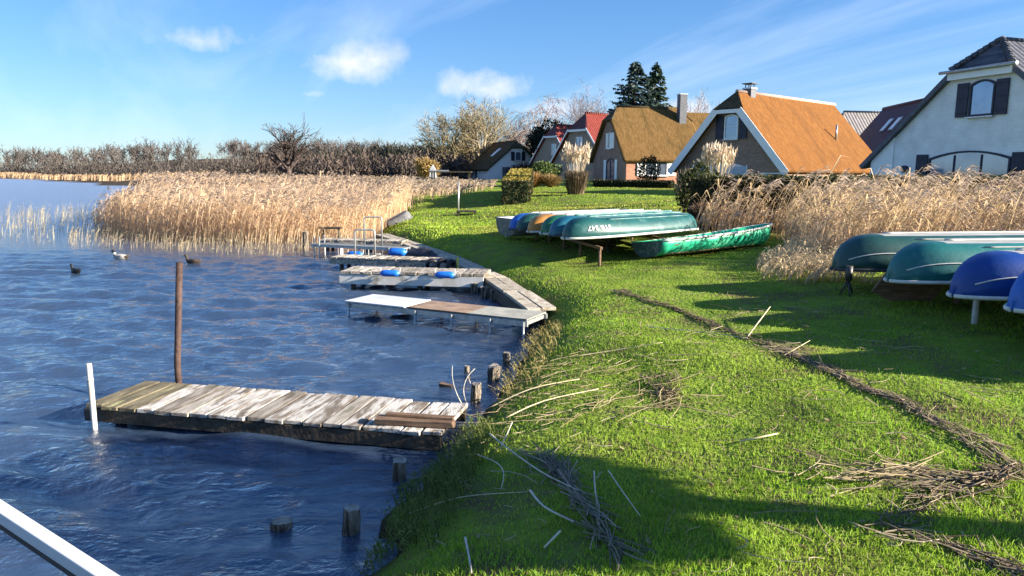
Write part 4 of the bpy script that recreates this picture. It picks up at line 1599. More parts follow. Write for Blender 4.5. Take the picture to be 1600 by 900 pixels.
def duck(px, py, rz, mats_, mis, bill, label, sc=1.0):
    p = G(px, py, 0)
    root = empty('water_bird', p, rz, label, 'duck', 'birds on the water')
    path = [(-.29, .13, .006), (-.25, .10, .035), (-.18, .07, .072), (-.06, .055, .095), (.06, .06, .092), (.13, .08, .07), (.165, .13, .042), (.175, .18, .036), (.19, .22, .042), (.215, .235, .042), (.245, .228, .028), (.258, .222, .012)]
    body = MB().tube([(x * sc, 0, z * sc) for x, z, r in path], [r * sc for x, z, r in path], 12, mis=mis).build('body', mats_, root)
    MB().tube([(.25 * sc, 0, .222 * sc), (.30 * sc, 0, .21 * sc), (.315 * sc, 0, .208 * sc)], [.017 * sc, .014 * sc, .006 * sc], 8, ell=(1.3, .6)).build('bill', bill, root)
    for s in (-1, 1):
        MB().tube([(-.22 * sc, s * .03 * sc, .12 * sc), (-.1 * sc, s * .085 * sc, .10 * sc), (.05 * sc, s * .085 * sc, .09 * sc)], [.008 * sc, .035 * sc, .012 * sc], 8, ell=(.5, 1)).build('wing', mats_[1], root)


duck(188, 405, R(170), [d_dark, d_body, d_black, d_white], [0, 0, 1, 1, 1, 0, 3, 2, 2, 2, 2], d_bill, 'mallard drake with dark head and pale body by the reed stubble', .82)
duck(301, 412, R(170), [d_dark, d_dark], [0] * 11, d_bill, 'dark brown duck just right of the rusty pole top', .75)
duck(118, 426, R(150), [d_dark, d_black], [1] * 11, d_white, 'small black coot with white bill, farthest left of the birds', .62)

# ------------------------------------------------------------------ houses
br_dark = brickmat('brown_brick', (.32, .20, .155), (.22, .14, .11), (.40, .36, .33))
br_red = brickmat('red_brick', (.46, .22, .14), (.36, .16, .10), (.50, .44, .38))
br_grey = brickmat('buff_brick', (.36, .28, .23), (.29, .22, .18), (.42, .38, .34))
br_white = brickmat('white_brick', (.80, .80, .80), (.85, .85, .85), (.70, .70, .70))
plaster = mat('white_wall', (.72, .72, .71), (.80, .80, .79), rough=.9, scale=2)
th_orange = mat('new_thatch', (.150, .063, .018), (.230, .102, .031), rough=.95, scale=3.0, bump=.9, bscale=9, stretch=(.9, 3.2, .9), detail=8, spec=.1, c3=(.12, .055, .02), c3scale=.5, c3lo=.5, c3hi=.75)
th_olive = mat('mossy_thatch', (.115, .066, .022), (.18, .108, .040), rough=.95, scale=2.2, bump=.9, bscale=8, stretch=(.9, 3.2, .9), detail=8, spec=.1, c3=(.075, .052, .018), c3scale=.5, c3lo=.5, c3hi=.7)
th_dark = mat('old_thatch', (.055, .042, .026), (.10, .078, .045), rough=.95, scale=3, bump=.7, bscale=16, spec=.1)
t_red = tilemat('red_tiles', (.15, .024, .015), (.20, .036, .022))
t_red_shade = tilemat('shaded_red_tiles', (.085, .022, .022), (.12, .032, .03))  # red tiles darkened; shade on half-hips and rear roof put into the colour
t_slate = tilemat('slate_tiles', (.06, .062, .075), (.11, .11, .125))
t_grey = tilemat('grey_tiles', (.20, .18, .17), (.27, .25, .235))
w_white = mat('white_trim', (.82, .83, .84), (.87, .87, .87), rough=.6)
w_dark = mat('dark_trim', (.018, .022, .045), (.03, .035, .06), rough=.5)
glass = mat('window_glass', (.16, .21, .30), (.24, .30, .40), rough=.06, spec=1.0, scale=.8, metal=.55)  # blue of the reflected sky put into the base colour
slate_clad = mat('slate_cladding', (.085, .09, .105), (.14, .145, .16), rough=.6, scale=8)
metal_zinc = mat('zinc', (.35, .36, .38), (.5, .51, .53), rough=.4, metal=.6)
ridge_clay = mat('ridge_clay', (.38, .26, .2), (.48, .36, .29), rough=.8, scale=6)


class House:
    def __init__(s, name, c, a, w, L_, zb, ze, zr, zh, wall_m, roof_m, label, hip_m=None, hip_front=True, hip_back=False, barge=None, barge_w=.3, over=.3, eave_over=.35, side_m=None, rt=.22):
        s.w, s.L, s.zb, s.ze, s.zr, s.zh = w, L_, 0, ze - zb, zr - zb, zh - zb
        s.root = empty(name, (c[0], c[1], zb), R(a - 90), label, 'house')
        s.sl = (s.zr - s.ze) / w
        vh = (s.zr - s.zh) / s.sl
        s.vh = vh
        b = 0.5
        prof = [(-w, -b), (w, -b), (w, s.ze), (vh, s.zh), (-vh, s.zh), (-w, s.ze)]
        n = len(prof)
        mb = MB()
        lift = -.16
        top = [(x, z + (lift if z > 0 else 0)) for x, z in prof]
        vs = [(x, 0, z) for x, z in top] + [(x, L_, z) for x, z in top]
        fs = [tuple(range(n)), tuple(reversed(range(n, 2 * n)))]
        mi = [0, 0]
        for i in range(n):
            fs.append((i, n + i, n + (i + 1) % n, (i + 1) % n))
            mi.append(1 if i in (1, 5) else 0)
        mb.add(vs, fs)
        mb.mi = mi
        mb.build('wall', [wall_m, side_m or wall_m], s.root)
        hset = vh * .62
        o = over
        ew = w + eave_over
        ez = s.ze - eave_over * s.sl
        ya = -o
        yb = L_ + o
        y_r0 = hset if hip_front else ya
        y_r1 = L_ - hset if hip_back else yb
        for sg_ in (-1, 1):
            pts = [(sg_ * ew, ya, ez), (sg_ * ew, yb, ez)]
            if hip_back:
                pts += [(sg_ * vh, yb, s.zh), (0, y_r1, s.zr)]
            else:
                pts += [(0, yb, s.zr)]
            if hip_front:
                pts += [(0, y_r0, s.zr), (sg_ * vh, ya, s.zh)]
            else:
                pts += [(0, ya, s.zr)]
            nv = Vector((sg_ * s.sl, 0, 1)).normalized() * rt
            q = MB().prism(pts, -nv * .98)
            q.build('roof_slope', roof_m, s.root, .13 if 'thatch' in roof_m.name else 0.0)
        for (hip, y0, y1) in ((hip_front, ya, y_r0), (hip_back, yb, y_r1)):
            if hip:
                sgn = -1 if y0 < y1 else 1
                e = .02 * sgn
                pts = [(-vh - .12, y0 + e - .08 * -sgn * -1, s.zh - .04), (vh + .12, y0 + e - .08 * -sgn * -1, s.zh - .04), (0, y1, s.zr + .02)]
                MB().prism(pts, (0, .1 * -sgn, -.12)).build('half_hip', hip_m or roof_m, s.root)
        # ridge cap
        MB().tube([(0, y_r0 - .05, s.zr - .02), (0, y_r1 + .05, s.zr - .02)], .12, 8).build('ridge_cap', s_ridge.get(roof_m.name, roof_m), s.root)
        if barge:
            for sg_ in (-1, 1):
                x0, z0 = ew + .02, ez - .02
                x1, z1 = (vh + .02, s.zh + .0) if hip_front else (.0, s.zr)
                dd = Vector((x1 - x0, 0, z1 - z0)).normalized()
                nn = Vector((-dd.z, 0, dd.x))
                if nn.z > 0:
                    nn = -nn
                poly = [Vector((x0, 0, z0)), Vector((x1, 0, z1)), Vector((x1, 0, z1)) + nn * barge_w, Vector((x0, 0, z0)) + nn * barge_w]
                poly = [Vector((sg_ * p_.x, ya - .03, p_.z)) for p_ in poly]
                MB().prism(poly, (0, .028, 0)).build('barge_board', barge, s.root)
            if hip_front:
                MB().box((0, ya - .016, s.zh - .2), (2 * vh - .1, .025, .22)).build('fascia_board', barge, s.root)

    def frame(s, face):
        if face == 'front':
            return lambda a, b, c: Vector((a, -c, b))
        if face == 'right':
            return lambda a, b, c: Vector((s.w + c, a, b))
        if face == 'left':
            return lambda a, b, c: Vector((-s.w - c, s.L - a, b))

    def window(s, face, a, z0, w_, h_, frame_m, arch=.0, shutters=None, shw=.5, panes=2, bars=1, name='window', sill=True, mull=True):
        f = s.frame(face)

        def ol(hw, zb_, zt, ar, k=8):
            pts = [(-hw, zb_), (hw, zb_)]
            if ar > 0:
                for i in range(k + 1):
                    x = hw - 2 * hw * i / k
                    pts.append((x, zt - ar + ar * (1 - (x / hw) ** 2)))
            else:
                pts += [(hw, zt), (-hw, zt)]
            return pts
        # frame as a rim
        outer = ol(w_ / 2, z0, z0 + h_, arch)
        t_ = .08
        inner = ol(w_ / 2 - t_, z0 + t_, z0 + h_ - t_, arch)
        n = len(outer)
        mb = MB()
        vs = [f(a + x, z, .07) for x, z in outer] + [f(a + x, z, .07) for x, z in inner] + [f(a + x, z, -.02) for x, z in outer] + [f(a + x, z, .0) for x, z in inner]
        fs = []
        for i in range(n):
            j = (i + 1) % n
            fs += [(i, j, n + j, n + i), (i, j, 2 * n + j, 2 * n + i), (n + i, n + j, 3 * n + j, 3 * n + i)]
        mb.add(vs, fs)
        win = mb.build(name, frame_m, s.root)
        pane_pts = ol(w_ / 2 - t_ * .8, z0 + t_ * .8, z0 + h_ - t_ * .8, arch)
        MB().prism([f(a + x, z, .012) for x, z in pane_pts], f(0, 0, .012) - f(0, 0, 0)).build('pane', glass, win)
        if mull:
            for i in range(1, panes):
                x = a - w_ / 2 + w_ * i / panes
                MB().bar(f(x, z0 + t_, .045), f(x, z0 + h_ - t_ - (arch * (abs(2 * i / panes - 1)) if arch else 0), .045), .06, .04, f(0, 0, 1) - f(0, 0, 0)).build('mullion', frame_m, win)
            for i in range(1, bars + 1):
                z = z0 + h_ * i / (bars + 1)
                MB().bar(f(a - w_ / 2 + t_, z, .04), f(a + w_ / 2 - t_, z, .04), .03, .03, f(0, 0, 1) - f(0, 0, 0)).build('glazing_bar', frame_m, win)
        if sill:
            MB().bar(f(a - w_ / 2 - .06, z0 - .04, .07), f(a + w_ / 2 + .06, z0 - .04, .07), .16, .06).build('sill', metal_zinc, win)
        if shutters:
            for sg_ in (-1, 1):
                ca = a + sg_ * (w_ / 2 + shw / 2 + .06)
                pts = [(ca - shw / 2, z0), (ca + shw / 2, z0), (ca + shw / 2, z0 + h_ - arch * .4), (ca - shw / 2, z0 + h_ - arch * .4)]
                sh = MB().prism([f(x, z, .03) for x, z in pts], f(0, 0, .05) - f(0, 0, 0)).build('shutter', shutters, s.root)
                for zz in (z0 + .12 * h_, z0 + .5 * h_, z0 + .85 * h_):
                    MB().bar(f(ca - shw / 2 + .03, zz, .088), f(ca + shw / 2 - .03, zz, .088), .02, .05, f(0, 0, 1) - f(0, 0, 0)).build('batten', shutters, sh)
        return win

    def skylight(s, side, y, frac, w_=.8, h_=1.2, m=None):
        x = side * s.w * frac
        z = s.zr - abs(x) * s.sl
        nv = Vector((side * s.sl, 0, 1)).normalized()
        dn = Vector((side, 0, -s.sl)).normalized()
        c = Vector((x, y, z)) + nv * .06
        M = Matrix((Vector((0, 1, 0)), dn, nv)).transposed()
        o = MB().box(c, (w_, h_, .10), M).build('skylight', metal_zinc, s.root)
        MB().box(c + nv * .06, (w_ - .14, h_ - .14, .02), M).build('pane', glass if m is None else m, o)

    def chimney(s, x, y, h0, h1, w_, m, cap=None):
        o = MB().box((x, y, (h0 + h1) / 2), (w_, w_, h1 - h0)).build('chimney', m, s.root)
        MB().box((x, y, h1 + .04), (w_ + .1, w_ + .1, .08)).build('cap', cap or metal_zinc, o)
        return o


s_ridge = {'new_thatch': ridge_clay, 'mossy_thatch': th_dark, 'red_tiles': t_red}
# white house at the right
h6 = House('gabled_house', (19.75, 32.1), 19, 5.7, 12, 1.2, 2.95, 7.75, 6.55, br_white, t_slate, 'white brick house with dark tiled half-hip roof at the right edge', barge=None, over=.25, eave_over=.5)
h6.window('front', .08, 3.35, 1.15, 1.5, w_dark, .16, w_dark, .55, 1, 0)
h6.window('front', -.3, .3, 3.9, 1.62, w_dark, .30, w_dark, .62, 3, 0, sill=False)
MB().box((0, -.27, h6.zh - .26), (2 * h6.vh + .1, .05, .28)).build('fascia_board', w_white, h6.root)
MB().tube([(-h6.vh - .35, -.42, h6.zh - .06), (h6.vh + .35, -.42, h6.zh - .06)], .07, 8).build('gutter', metal_zinc, h6.root)
MB().prism([(-5.6, -.06, .9), (-4.3, -.06, .9), (-4.3, -.06, 2.75), (-5.6, -.06, 1.75)], (0, .05, 0)).build('gable_panel', w_white, h6.root)
mb_ = [h6.frame('front')(-3.55, 1.15, .05)]
MB().tube([h6.frame('front')(-3.55, 1.15, .0), h6.frame('front')(-3.55, 1.15, .14)], .17, 14).build('wall_lamp', w_dark, h6.root)
hz_ = Vector((h6.vh, -.25, h6.zh))
hr_ = Vector((0, h6.vh * .62, h6.zr))
for i in range(9):
    a = hz_.lerp(hr_, i / 9)
    b = hz_.lerp(hr_, (i + 1.15) / 9)
    for sg_ in (-1, 1):
        A_, B_ = Vector((sg_ * a.x, a.y, a.z + .03)), Vector((sg_ * b.x, b.y, b.z + .03))
        MB().tube([A_, B_], [.14, .10], 8).build('hip_tile', t_slate, h6.root)
# orange thatched house
h5 = House('thatched_house', (13.0, 45.2), 41, 3.75, 12.4, 1.0, 2.75, 7.0, 5.95, br_dark, th_orange, 'brown brick house with bright orange thatched roof and wide white gable boards', hip_m=th_dark, barge=w_white, barge_w=.42, over=.45, eave_over=.4, rt=.3)
h5.window('front', .1, 3.15, .95, 1.45, w_white, .14, w_dark, .52, 1, 1)
h5.window('front', .0, .2, 2.4, 1.5, w_white, .2, None, .5, 3, 0)
o = MB().tube([(2.35, 8.6, h5.zr - 2.35 * h5.sl - .1), (2.35, 8.6, h5.zr - 2.35 * h5.sl + .95)], .07, 10).build('vent_pipe', metal_zinc, h5.root)
c5 = h5.chimney(.0, 1.9, h5.zr - .6, h5.zr + .2, .55, slate_clad)
for (x, y) in ((-.18, 1.72), (.18, 1.72), (-.18, 2.08), (.18, 2.08)):
    MB().tube([(x, y, h5.zr + .26), (x, y, h5.zr + .50)], .03, 6).build('cap_leg', steel_dark, c5)
MB().box((0, 1.9, h5.zr + .53), (.7, .7, .05)).build('rain_cap', steel_dark, c5)
# olive thatched house with chimney
h4 = House('thatched_house', (8.2, 64.0), 14, 3.85, 6.8, 1.18, 3.6, 7.72, 6.62, br_dark, th_olive, 'house with mossy olive thatched roof, red brick side wall and tall slate chimney', hip_m=th_dark, hip_back=True, barge=None, over=.35, eave_over=.4, side_m=br_red, rt=.3)
h4.window('front', .3, 3.0, .9, 1.35, w_white, .12, w_white, .42, 1, 0)
h4.window('front', .5, .0, 1.9, 2.2, w_dark, .35, w_white, .5, 2, 1, 'terrace_door', sill=False)
h4.window('right', 2.6, .75, 2.0, 1.35, w_white, .15, w_white, .62, 2, 0)
wing = MB()
for sg_ in (-1, 1):
    pts = [(sg_ * 4.1, 6.9, 2.05), (sg_ * 4.1, 14, 2.05), (0, 14, 6.2), (0, 6.2, 6.2)]
    wing.prism(pts, Vector((-sg_ * .7, 0, -.7)) * .3)
wing.build('wing_roof', th_olive, h4.root)
MB().box((0, 10.4, 1.0), (7.4, 7.0, 2.7)).build('wing_wall', br_red, h4.root)
h4.chimney(1.0, 6.1, 4.3, 7.55, .62, slate_clad)
# red roof house
h3 = House('gabled_house', (6.65, 75.9), 36, 4.2, 9.9, 1.34, 3.32, 8.16, 6.57, br_grey, t_red, 'buff brick house with bright red tiled half-hip roof', hip_m=t_red_shade, barge=w_white, barge_w=.16, over=.3)
h3.window('front', .1, 3.05, 1.0, 1.35, w_white, .0, None, .5, 2, 0)
h3.window('front', -.6, .4, 1.6, 1.3, w_white, .0, None, .5, 2, 0)
h2 = House('gabled_house', (4.75, 92.4), 36, 4.2, 9.9, 1.34, 3.32, 8.05, 6.73, br_grey, t_red, 'smaller looking brick house with red tiled roof behind the bright red one', hip_m=t_red_shade, barge=w_white, barge_w=.16, over=.3)
h2.window('front', .5, 3.0, .9, 1.35, w_white, .0, None, .5, 2, 0)
# white house with dark thatch
h1 = House('thatched_house', (.6, 99), 112, 4.1, 8.9, 1.4, 2.95, 6.35, 5.5, plaster, th_dark, 'white house with dark thatched roof and black shutters near the reeds', barge=None, over=.3, eave_over=.45, rt=.3)
h1.window('front', .1, 2.35, .9, 1.2, w_white, .1, w_dark, .5, 1, 0)
h1.window('left', 4.2, .0, 1.5, 1.45, w_white, .0, None, .5, 1, 0, 'garage_door', sill=False, mull=False)
h1.window('front', -1.6, .2, 1.0, 1.3, w_dark, .0, None, .5, 2, 0)
h1.skylight(-1, 3.0, .45, .9, 1.7, w_white)
h0 = House('thatched_house', (-7.6, 112), 30, 3.0, 7, 1.3, 2.8, 5.9, 5.2, br_red, th_dark, 'small pinkish gabled house with dark roof, farthest of the row', barge=None, over=.25)
h0.window('front', .0, 1.2, .7, 1.6, w_white, .2, None, .5, 1, 0)
# roofs behind
h7 = House('gabled_house', (31.6, 57.5), 84, 3.4, 9, 1.3, 3.6, 7.9, 5.4, br_red, t_red_shade, 'house with dark red tiled roof and two skylights behind the white brick one', barge=w_white, barge_w=.15, hip_front=False, over=.2)
h7.skylight(-1, 2.4, .42, .8, 1.3, w_white)
h7.skylight(-1, 4.2, .42, .8, 1.3, w_white)
h8 = House('gabled_house', (30.2, 70), 8, 4.5, 13, 1.4, 3.3, 7.9, 7.2, br_grey, t_grey, 'distant house with plain grey tiled roof behind the orange thatch', barge=None, over=.2)

# carport / shelter by the reeds
cp = empty('garden_shelter', (P(705, 285, 62).x, 62, 1.1), 0, 'low flat-roofed shelter standing behind the reeds', 'shelter')
MB().box((0, 0, 1.05), (3.4, 2.2, .12)).build('roof', wood_dark, cp)
MB().box((-.9, -1.06, 1.14), (1.6, .1, .10)).build('fascia', metal_zinc, cp)
for x in (-1.5, 0, 1.5):
    for y in (-.9, .9):
        MB().box((x, y, .3), (.1, .1, 1.4)).build('post', wood_dark, cp)
o = MB().prism([(-.3, 0, 0), (.3, 0, 0), (.22, 0, .9), (0, 0, 1.25), (-.22, 0, .9)], (0, .4, 0)).build('garden_statue', pale_post)
o.location = (P(676, 278, 64).x, 64, 1.5)
tag(o, 'small pale pointed garden ornament beside the shelter', 'ornament')
# glass wind screen and table in front of the orange house
ws = empty('wind_screen', (P(1125, 268, 38).x, 38, gz(11, 38)), .25, 'bluish frosted wind screen in front of the orange thatched house', 'screen')
frost = mat('frosted_panel', (.45, .48, .52), (.55, .57, .6), rough=.4, scale=2)
zt = P(1125, 258, 38).z - gz(11, 38)
for i in range(3):
    MB().box((-1.0 + i * 1.0, 0, zt / 2), (.95, .03, zt - .1)).build('panel', frost, ws)
for i in range(4):
    MB().box((-1.5 + i * 1.0, 0, zt / 2), (.05, .05, zt)).build('post', w_white, ws)
p = P(1137, 273, 36)
tb = empty('garden_table', (p.x + 2.2, p.y, gz(p.x, p.y)), 0, 'white garden table just showing above the hedge', 'table')
tz = P(1240, 271, 36).z - gz(p.x, p.y)
MB().box((0, 0, tz), (1.1, .8, .05)).build('top', w_white, tb)
for x in (-.45, .45):
    for y in (-.3, .3):
        MB().box((x, y, tz / 2), (.05, .05, tz - .05)).build('leg', w_white, tb)

# ------------------------------------------------------------------ hedges, shrubs, trees
def leaf_cloud(pts, nrm_, size, cols_, rs):
    n = len(pts)
    d1 = rs.normal(size=(n, 3))
    d1 /= np.linalg.norm(d1, axis=1, keepdims=True)
    if nrm_ is not None:
        d1 = d1 - (d1 * nrm_).sum(1, keepdims=True) * nrm_ * .6
    d2 = np.cross(d1, rs.normal(size=(n, 3)))
    d2 /= np.linalg.norm(d2, axis=1, keepdims=True) + 1e-9
    sz = size * (.6 + .8 * rs.rand(n))[:, None]
    V = np.stack([pts - d1 * sz, pts + d2 * sz * .55, pts + d1 * sz, pts - d2 * sz * .55], 1).reshape(-1, 3)
    a = np.arange(n) * 4
    return V, np.stack([a, a + 1, a + 2, a + 3], 1), np.repeat(cols_, 4, 0)


def hedge(name, A, B, thick, h, n, size, pal, label, z0=None, cat='hedge', seed=1, core=(.02, .03, .01), sun_topcol=None, hb_=None):
    """clipped hedge from A to B (world xy)"""
    rs = np.random.RandomState(seed)
    A, B = Vector((*A, 0)), Vector((*B, 0))
    d = B - A
    L_ = d.length
    za, zb = gz(A.x, A.y), gz(B.x, B.y)
    ha, hb2 = h, (hb_ if hb_ is not None else h)
    root = empty(name, (A.x, A.y, 0), math.atan2(d.y, d.x), label, cat)
    mb = MB()
    ns = max(2, int(L_ / .8))
    core_m = mat('hedge_core_%d' % seed, core, tuple(q * 1.5 for q in core), rough=1, scale=8, bump=.5)
    for i in range(ns + 1):
        t = i / ns
        g = za + (zb - za) * t
        hh = ha + (hb2 - ha) * t
        for (y, z) in ((-thick / 2 + .06, -.1), (thick / 2 - .06, -.1), (thick / 2 - .08, hh - .06), (-thick / 2 + .08, hh - .06)):
            mb.v.append((L_ * t, y + rs.normal() * .02, g + z + rs.normal() * .015))
    for i in range(ns):
        for k in range(4):
            mb.f.append((i * 4 + k, i * 4 + (k + 1) % 4, (i + 1) * 4 + (k + 1) % 4, (i + 1) * 4 + k))
            mb.mi.append(0)
            mb.sm.append(False)
    mb.f += [(0, 1, 2, 3), (ns * 4 + 3, ns * 4 + 2, ns * 4 + 1, ns * 4)]
    mb.mi += [0, 0]
    mb.sm += [False, False]
    mb.build('core', core_m, root)
    t = rs.rand(n)
    f = rs.rand(n)
    top = f < .35
    y = np.where(top, (rs.rand(n) - .5) * thick, np.where(rs.rand(n) < .6, -1, 1) * (thick / 2) + rs.normal(size=n) * .03)
    hh = ha + (hb2 - ha) * t
    z = np.where(top, hh + rs.normal(size=n) * .025, rs.rand(n) * hh)
    ends = rs.rand(n) < min(.25, thick / L_)
    x = L_ * t
    x = np.where(ends, np.where(rs.rand(n) < .5, 0, L_) + rs.normal(size=n) * .03, x)
    tt_ = np.clip(x / L_, 0, 1)
    y = np.where(ends, (rs.rand(n) - .5) * thick, y)
    z = np.where(ends, rs.rand(n) * (ha + (hb2 - ha) * tt_), z) + za + (zb - za) * tt_
    cl = lerp3(pal[0], pal[1], rs.rand(n))
    if sun_topcol is not None:
        cl = np.where((top & ~ends)[:, None], np.asarray(sun_topcol)[None] * (.7 + .5 * rs.rand(n))[:, None], cl)
    V, Fq, cc = leaf_cloud(np.stack([x, y, z], 1), None, size, cl, rs)
    npmesh('leaves', V, Fq, FOLI, cols=cc, parent=root)
    return root


hedge('clipped_hedge', (4.55, 18.6), (14.5, 14.3), 1.0, 1.18, 15000, .045, ((.035, .045, .014), (.085, .085, .03)), 'long dark clipped hedge behind the plumed reeds', seed=2, core=(.02, .022, .01), hb_=1.06)
p = GG(806, 318)
hedge('clipped_hedge', (p.x, p.y), (p.x + .35, p.y + 9), 1.15, 1.0, 7000, .05, ((.04, .045, .016), (.09, .075, .03)), 'clipped hedge with painted sunlit yellow-green top running uphill on the bank', seed=3, sun_topcol=(.26, .21, .04), hb_=1.15)  # top leaves painted brighter yellow-green for the sun on them
a_, b_ = P(930, 300, 44), P(1050, 300, 42)
hedge('low_hedge', (a_.x, a_.y), (b_.x, b_.y), .7, .42, 2600, .06, ((.02, .028, .012), (.05, .05, .02)), 'low dark hedge under the olive thatched house', seed=4)


def shrub(name, c, rx, ry, h, n, size, pal, label, seed, cat='shrub', stems=7, fine=False, stem_m=None):
    rs = np.random.RandomState(seed)
    g = gz(c[0], c[1])
    root = empty(name, (c[0], c[1], g), 0, label, cat)
    u_ = rs.normal(size=(n, 3))
    u_ /= np.linalg.norm(u_, axis=1, keepdims=True)
    r = (.45 + .55 * rs.rand(n) ** .5) * (1 + .25 * (vnoise(u_[:, 0] * 2.5 + 9 + seed, u_[:, 2] * 2.5 + u_[:, 1] * 2 + 9, seed) - .5) * 2)
    pts = u_ * r[:, None] * np.array([rx, ry, h / 2]) + np.array([0, 0, h / 2])
    pts[:, 2] = np.maximum(pts[:, 2], .02)
    cl = lerp3(pal[0], pal[1], rs.rand(n))
    if fine:
        base = pts * np.array([.35, .35, .6])
        dv_ = pts - base
        Pc = np.stack([base, base + dv_ * .55, pts], 1)
        V, Fq = ribbons(Pc, np.tile(np.array([size * .3, size * .3, size * .1]), (n, 1)), hside(n, rs))
        cc = np.repeat(cl, 6, 0)
    else:
        V, Fq, cc = leaf_cloud(pts, None, size, cl, rs)
    npmesh('foliage', V, Fq, FOLI, cols=cc, parent=root)
    mb = MB()
    for k in range(stems):
        a = rs.rand() * 6.28
        mb.tube([(.05 * math.cos(a), .05 * math.sin(a), -.1), (rx * .3 * math.cos(a), ry * .3 * math.sin(a), h * .4), (rx * .6 * math.cos(a), ry * .6 * math.sin(a), h * .75)], [.03, .02, .008], 5)
    mb.build('stems', stem_m or wood_brown, root)
    return root


def PX(px, d_):
    return (P(px, 290, d_).x, d_)


shrub('garden_shrub', PX(833, 43), .85, .7, 1.0, 1600, .045, ((.30, .17, .06), (.46, .30, .12)), 'golden brown dry shrub behind the clipped hedge', 71, fine=True)
shrub('garden_shrub', PX(860, 43), .85, .7, .85, 1400, .045, ((.22, .14, .055), (.36, .25, .10)), 'low tan shrub next to the golden one', 72, fine=True)
shrub('garden_shrub', PX(852, 62), 1.35, 1.0, 1.7, 2200, .09, ((.05, .085, .02), (.12, .16, .04)), 'round green shrub before the bright red roofed house', 73)
shrub('garden_shrub', PX(822, 66), 2.6, 1.2, 1.7, 3000, .08, ((.035, .028, .022), (.09, .07, .055)), 'dark bare shrub beside the white thatched house', 74, fine=True)
shrub('garden_shrub', PX(1012, 46), .75, .6, 1.9, 1800, .06, ((.018, .024, .01), (.05, .05, .022)), 'dark rounded shrub under the olive thatched house window', 75)
shrub('garden_shrub', PX(1070, 24.5), .5, .5, 1.25, 500, .03, ((.16, .12, .08), (.30, .24, .17)), 'thin bare shrub left of the long hedge', 76, fine=True, stems=10)
shrub('garden_shrub', PX(1090, 20), .6, .6, 1.5, 1300, .06, ((.03, .035, .012), (.10, .11, .03)), 'dark shrub closing the left end of the long hedge', 77)
shrub('garden_shrub', PX(1105, 17.6), .7, .5, .75, 1200, .05, ((.10, .06, .035), (.22, .14, .085)), 'brown brambly shrub behind the stern of the lettered boat', 78, fine=True)
# pampas grass clumps
def pampas(c, h, rr_, label, seed, n=900):
    rs = np.random.RandomState(seed)
    g = gz(*c)
    root = empty('pampas_grass', (c[0], c[1], g), 0, label, 'pampas grass', 'pampas grass clumps')
    az = rs.rand(n) * 6.28
    ln = h * (.2 + .45 * rs.rand(n))
    dv_ = np.stack([np.cos(az), np.sin(az), np.zeros(n)], 1) * (rs.rand(n) ** .6)[:, None]
    b0 = dv_ * .45 * rr_
    Pc = np.stack([b0, b0 + dv_ * (rr_ * .25) + np.array([0, 0, 1]) * (ln * .85)[:, None], b0 + dv_ * rr_ * .55 + np.array([0, 0, 1]) * (ln * .8)[:, None]], 1)
    V, Fq = ribbons(Pc, np.tile(np.array([.012, .012, .002]), (n, 1)), hside(n, rs))
    npmesh('leaf_tuft', V, Fq, FOLI, cols=np.repeat(lerp3((.17, .12, .075), (.30, .23, .15), rs.rand(n)), 6, 0), parent=root)
    m_ = 70
    az = rs.rand(m_) * 6.28
    sp = rs.rand(m_) ** .5 * rr_ * .8
    tx = np.stack([np.cos(az) * sp, np.sin(az) * sp, h * (.75 + .25 * rs.rand(m_))], 1)
    parts, cols_ = [], []
    bs = tx * np.array([.2, .2, 0])
    parts.append(ribbons(np.stack([bs, (bs + tx) / 2 + np.array([0, 0, h * .05]), tx], 1), np.tile(np.array([.01, .008, .006]), (m_, 1)), hside(m_, rs)))
    cols_.append(np.repeat(lerp3((.45, .36, .24), (.6, .5, .36), rs.rand(m_)), 6, 0))
    for q in range(7):
        st = tx + rs.normal(size=(m_, 3)) * np.array([.02, .02, .10])
        en = st + np.stack([rs.normal(size=m_) * .06, rs.normal(size=m_) * .06, .12 + .18 * rs.rand(m_)], 1)
        parts.append(ribbons(np.stack([st, (st + en) / 2, en], 1), np.tile(np.array([.012, .028, .004]), (m_, 1)), hside(m_, rs)))
        cols_.append(np.repeat(lerp3((.58, .46, .33), (.75, .63, .48), rs.rand(m_)), 6, 0))
    V, Fq = merge(parts)
    npmesh('plumes', V, Fq, FOLI, cols=np.concatenate(cols_), parent=root)


pampas(PX(900, 33.5), 1.95, .8, 'big pampas clump with pale plumes on the bank in front of the houses', 81)
pampas(PX(1122, 27), 1.9, .75, 'tall pampas plumes in front of the orange house gable', 82, 500)


